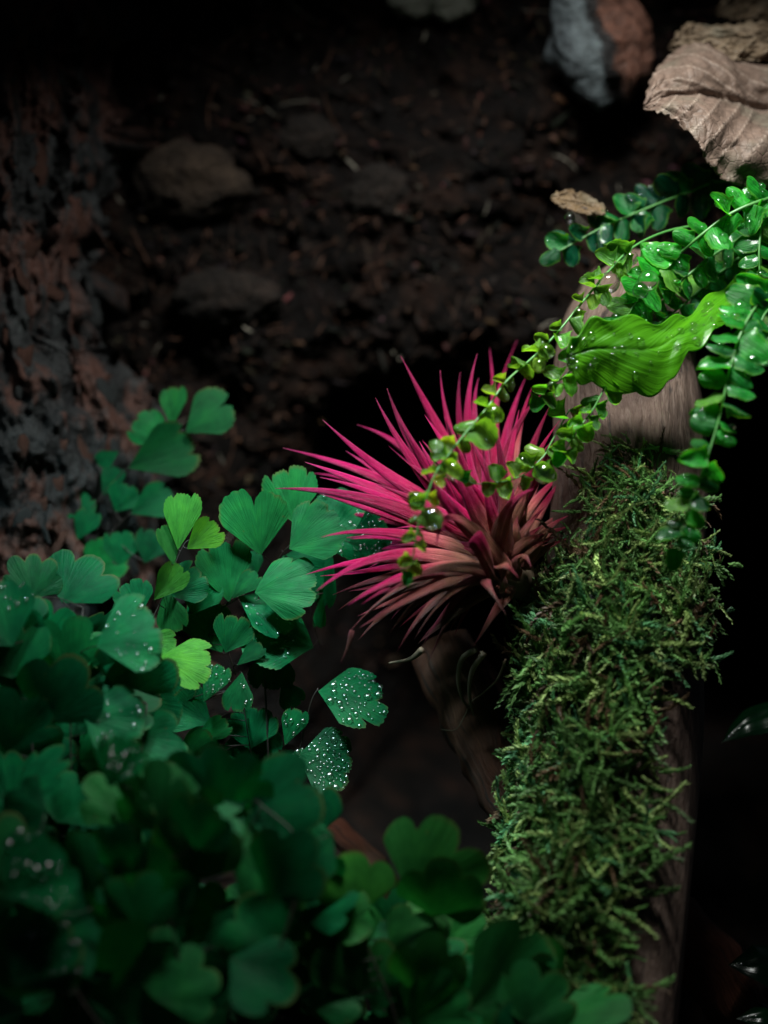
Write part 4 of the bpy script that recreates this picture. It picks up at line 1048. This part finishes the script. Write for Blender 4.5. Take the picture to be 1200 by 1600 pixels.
# ------------------------------------------------------------------ broad lime leaf over the post
broad = thing('broad_leaf_plant', P(1290, 400, 1.2), 'single broad glossy lime leaf with scalloped rim draped over the post top', 'plant')
ST = [((1290, 385, 1.4), (1290, 425, .8)), ((1215, 405, 1.0), (1215, 442, .3)), ((1160, 428, .6), (1168, 470, -.3)), ((1115, 458, .2), (1132, 496, -.7)), ((1080, 487, -.3), (1102, 528, -1.0)),
      ((1050, 499, -.8), (1068, 556, -1.2)), ((1010, 502, -1.1), (1042, 596, -1.25)), ((960, 495, -1.3), (1000, 612, -1.3)), ((922, 503, -1.45), (940, 598, -1.35)), ((897, 526, -1.5), (903, 588, -1.45)), ((886, 552, -1.5), (888, 566, -1.5))]
ta = catmull([P(*a) for a, b in ST], 80); tb = catmull([P(*b) for a, b in ST], 80)
def broad_pt(i, v):
    a, b = ta[i], tb[i]; c = a.lerp(b, v)
    w = (b - a).length
    bulge = math.sin(math.pi * v) * w * .10
    c = c - F * bulge
    if v > .8: c += (-U * .06 + R * 0) * CM * (v - .8) * 5 * abs(math.sin(i * .33)) * 2.0
    if v < .25: c += (U * .07 * math.sin(i * .52) - F * .10) * CM * ((.25 - v) * 4) ** 1.5
    c += F * 0.022 * CM * math.exp(-((v - .45) / .03) ** 2)
    fq = ((i / 80 * 11 - abs(v - .45) * 2.2) % 1) - .5
    c += F * .011 * CM * math.exp(-(fq / .07) ** 2)
    c += -F * .020 * CM * math.sin(i * .42 - abs(v - .45) * 9) * min(1, abs(v - .45) * 5)
    return c
m = MB(); nv = 44
for i in range(81):
    for j in range(nv + 1):
        m.v.append(tuple(broad_pt(i, j / nv))); m.uv.append((i / 80 * 2 + abs(j / nv - .45), j / nv * .9)); m.c.append((1, 1, 1))
for i in range(80):
    for j in range(nv):
        a = i * (nv + 1) + j; m.f.append((a, a + nv + 1, a + nv + 2, a + 1))
o = link('leaf', m.mesh('leaf'), MAT_BROAD, broad); o.color = (1, .12, 0, 1)
sm = o.modifiers.new('thickness', 'SOLIDIFY'); sm.thickness = .00035; sm.offset = 0
items = []
for _ in range(70):
    i = BEADS.randrange(14, 79); v = BEADS.uniform(.04, .96); c = broad_pt(i, v)
    e1 = broad_pt(min(80, i + 1), v) - broad_pt(i - 1, v); e2 = broad_pt(i, min(1, v + .03)) - broad_pt(i, max(0, v - .03))
    nr = e1.cross(e2).normalized()
    if nr.dot(-F) < 0: nr = -nr
    items.append((c, nr, L(7) * (.3 + .9 * BEADS.random() ** 2.2)))
tag(link('dew_beads', bead_mesh(items, 'dew_beads'), MAT_WATER), 'dew beads all over the broad lime leaf', 'dew', kind='stuff')

# ------------------------------------------------------------------ dry leaves
def dry_leaf(name, rib, top, bot, mat, label, sag=.25, veins=8, group=None, ruff=1.0):
    n = 110; m2 = 36
    cr, ct, cb = [catmull([P(*q) for q in s], n) for s in (rib, top, bot)]
    m = MB()
    def pt(i, v):
        if v < 0: e = ct[i]; k = -v
        else: e = cb[i]; k = v
        w = (e - cr[i]).length
        p = cr[i].lerp(e, k) - F * math.sin(math.pi * k) * w * sag
        # side veins sweep from the rib towards the tip
        s = (i / n + (.16 * k ** 1.2 if v > 0 else .55 * k ** .8)) * (veins if v > 0 else veins * .7)
        q = abs((s % 1) - .5) * 2
        ridge = 1.5 * math.exp(-((1 - q) / .07) ** 2) + .9 * math.cos((s % 1) * 2 * math.pi)
        p += -F * .032 * CM * ridge * min(1, w / (.6 * CM)) * (1 - .5 * k) * ruff * (1 if v > 0 else .55)
        if k < .09: p += F * .15 * CM * (1 - k / .09)
        p += (-F * (.24 * noise.noise(Vector((i * .05, v * 1.8, 3))) + .10 * abs(noise.noise(Vector((i * .11, v * 4.5, 6))))) + U * .04 * noise.noise(Vector((i * .2, v * 3, 8))) * k) * CM * ruff
        if k > .93: p += (U * .05 * noise.noise(Vector((i * .35, 1, v * 2))) + R * .05 * noise.noise(Vector((i * .35, 7, v * 2)))) * CM
        return p, max(0, 1 - .75 * math.exp(-((1 - q) / .05) ** 2) - (.5 if k < .03 else 0))
    for i in range(n + 1):
        for j in range(2 * m2 + 1):
            p, t = pt(i, j / m2 - 1)
            m.v.append(tuple(p)); m.uv.append((i / n, j / m2 / 2)); m.c.append((t, t, t))
    W = 2 * m2 + 1
    for i in range(n):
        for j in range(W - 1):
            a = i * W + j; m.f.append((a, a + W, a + W + 1, a + 1))
    o = link(name, m.mesh(name), mat)
    sm = o.modifiers.new('thickness', 'SOLIDIFY'); sm.thickness = .0003; sm.offset = 0
    return tag(o, label, 'dry leaf', group)
dry_leaf('dry_leaf', [(1007, 168, 1.10), (1045, 150, 1.20), (1100, 148, 1.40), (1150, 160, 1.70), (1190, 168, 1.90), (1290, 160, 2.10)],
         [(1005, 165, 1.20), (1020, 118, 1.80), (1055, 80, 2.30), (1095, 70, 2.50), (1150, 86, 2.70), (1290, 96, 2.90)],
         [(1006, 172, 1.00), (1052, 184, 0.40), (1088, 222, 0.20), (1112, 262, 0.30), (1165, 292, 0.60), (1290, 285, 1.10)], MAT_DRY, 'large curled tan dead leaf with raised veins above the bright fern')
dry_leaf('dry_leaf', [(1045, 75, 3.2), (1090, 62, 3.0), (1140, 60, 2.9), (1200, 66, 2.9), (1290, 60, 3)],
         [(1046, 70, 3.4), (1080, 38, 3.6), (1140, 42, 3.5), (1200, 38, 3.5), (1290, 30, 3.5)],
         [(1047, 80, 3.1), (1095, 88, 2.5), (1145, 95, 2.3), (1200, 92, 2.3), (1290, 100, 2.4)], MAT_DRY2, 'crumpled olive brown dead leaf behind the large tan one', veins=6, ruff=1.8)
dry_leaf('dry_leaf', [(1120, 20, 5), (1180, 5, 5), (1280, 0, 5)], [(1118, 15, 5.1), (1180, -30, 5.4), (1280, -40, 5.4)], [(1121, 25, 4.9), (1185, 32, 4.5), (1280, 36, 4.5)], MAT_DRY2, 'dim brown dead leaf at the back against the soil', veins=5, ruff=1.5)
dry_leaf('dry_leaf_scrap', [(861, 310, 1.6), (885, 314, 1.5), (912, 320, 1.5), (944, 328, 1.6)], [(862, 306, 1.7), (884, 299, 1.8), (893, 296, 1.9), (899, 305, 1.6), (910, 301, 1.8), (945, 324, 1.7)],
         [(863, 313, 1.5), (885, 326, 1.2), (915, 334, 1.2), (945, 336, 1.4)], MAT_DRY3, 'small folded scrap of yellow brown dead leaf beside the dark frond', veins=2, ruff=.5, sag=.02)

MAT_SHADE = leaf_material('shade_darkened_leaf', (0.001, 0.013, 0.005), (0.001, 0.013, 0.005), (1, 1.2, .8), rough=.2, vein=9, spec=.3, tmix=.2)  # pigment darkened in place of the shade these leaves stand in
# ------------------------------------------------------------------ glossy leaves on the right, shade put into their pigment
def shade_leaf(base, rib, half, label):
    t = thing('shade_plant', P(*base), label, 'plant')
    c = catmull([P(*q) for q in rib], 40); m = MB()
    for i in range(41):
        u = i / 40; tg = (c[min(40, i + 1)] - c[max(0, i - 1)]).normalized()
        nr = (-F * .7 + U); nr = (nr - tg * nr.dot(tg)).normalized(); sd = tg.cross(nr)
        w = L(half) * max(.01, math.sin(math.pi * min(1, .1 + .9 * u) ** .8))
        for j in range(13):
            s = j / 6 - 1
            m.v.append(tuple(c[i] + sd * s * w + nr * (w * .3 * (1 - s * s) - .1 * w * math.exp(-(s / .1) ** 2) + .04 * w * math.sin(u * 22 + s * 2)))); m.uv.append((j / 12, u * .9)); m.c.append((1, 1, 1))
    for i in range(40):
        for j in range(12):
            a = i * 13 + j; m.f.append((a, a + 13, a + 14, a + 1))
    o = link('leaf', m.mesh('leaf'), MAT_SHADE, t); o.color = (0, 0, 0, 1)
    s = MB(); s.tube(catmull([P(*base), (P(*base) + P(*rib[0])) / 2, P(*rib[0])], 10), L(5) * .5, 6)
    link('stem', s.mesh('stem'), MAT_RACHIS, t)
    its = [(c[k] + (-F + U).normalized() * L(6) * .3, (-F + U).normalized(), L(r)) for k, r in ((34, 4), (30, 3), (26, 2.5), (36, 3))]
    tag(link('dew_beads', bead_mesh(its, 'dew_beads'), MAT_DEW), 'few bright dew beads on the ' + label, 'dew', kind='stuff')
shade_leaf((1300, 1350, 2.5), [(1260, 1120, 1.6), (1210, 1118, 1.3), (1165, 1135, 1.1), (1128, 1160, 1.0)], 34, 'small glossy leaf darkened for the gloom right of the post')
shade_leaf((1300, 1760, 1.5), [(1260, 1530, .8), (1215, 1515, .5), (1180, 1510, .3), (1138, 1508, .2)], 52, 'glossy leaf darkened for shade by the foot of the side branch')
shade_leaf((1300, 1780, 1.0), [(1270, 1620, .4), (1225, 1600, .2), (1190, 1590, 0), (1150, 1592, 0)], 36, 'low shade-darkened leaf underneath the one by the branch')
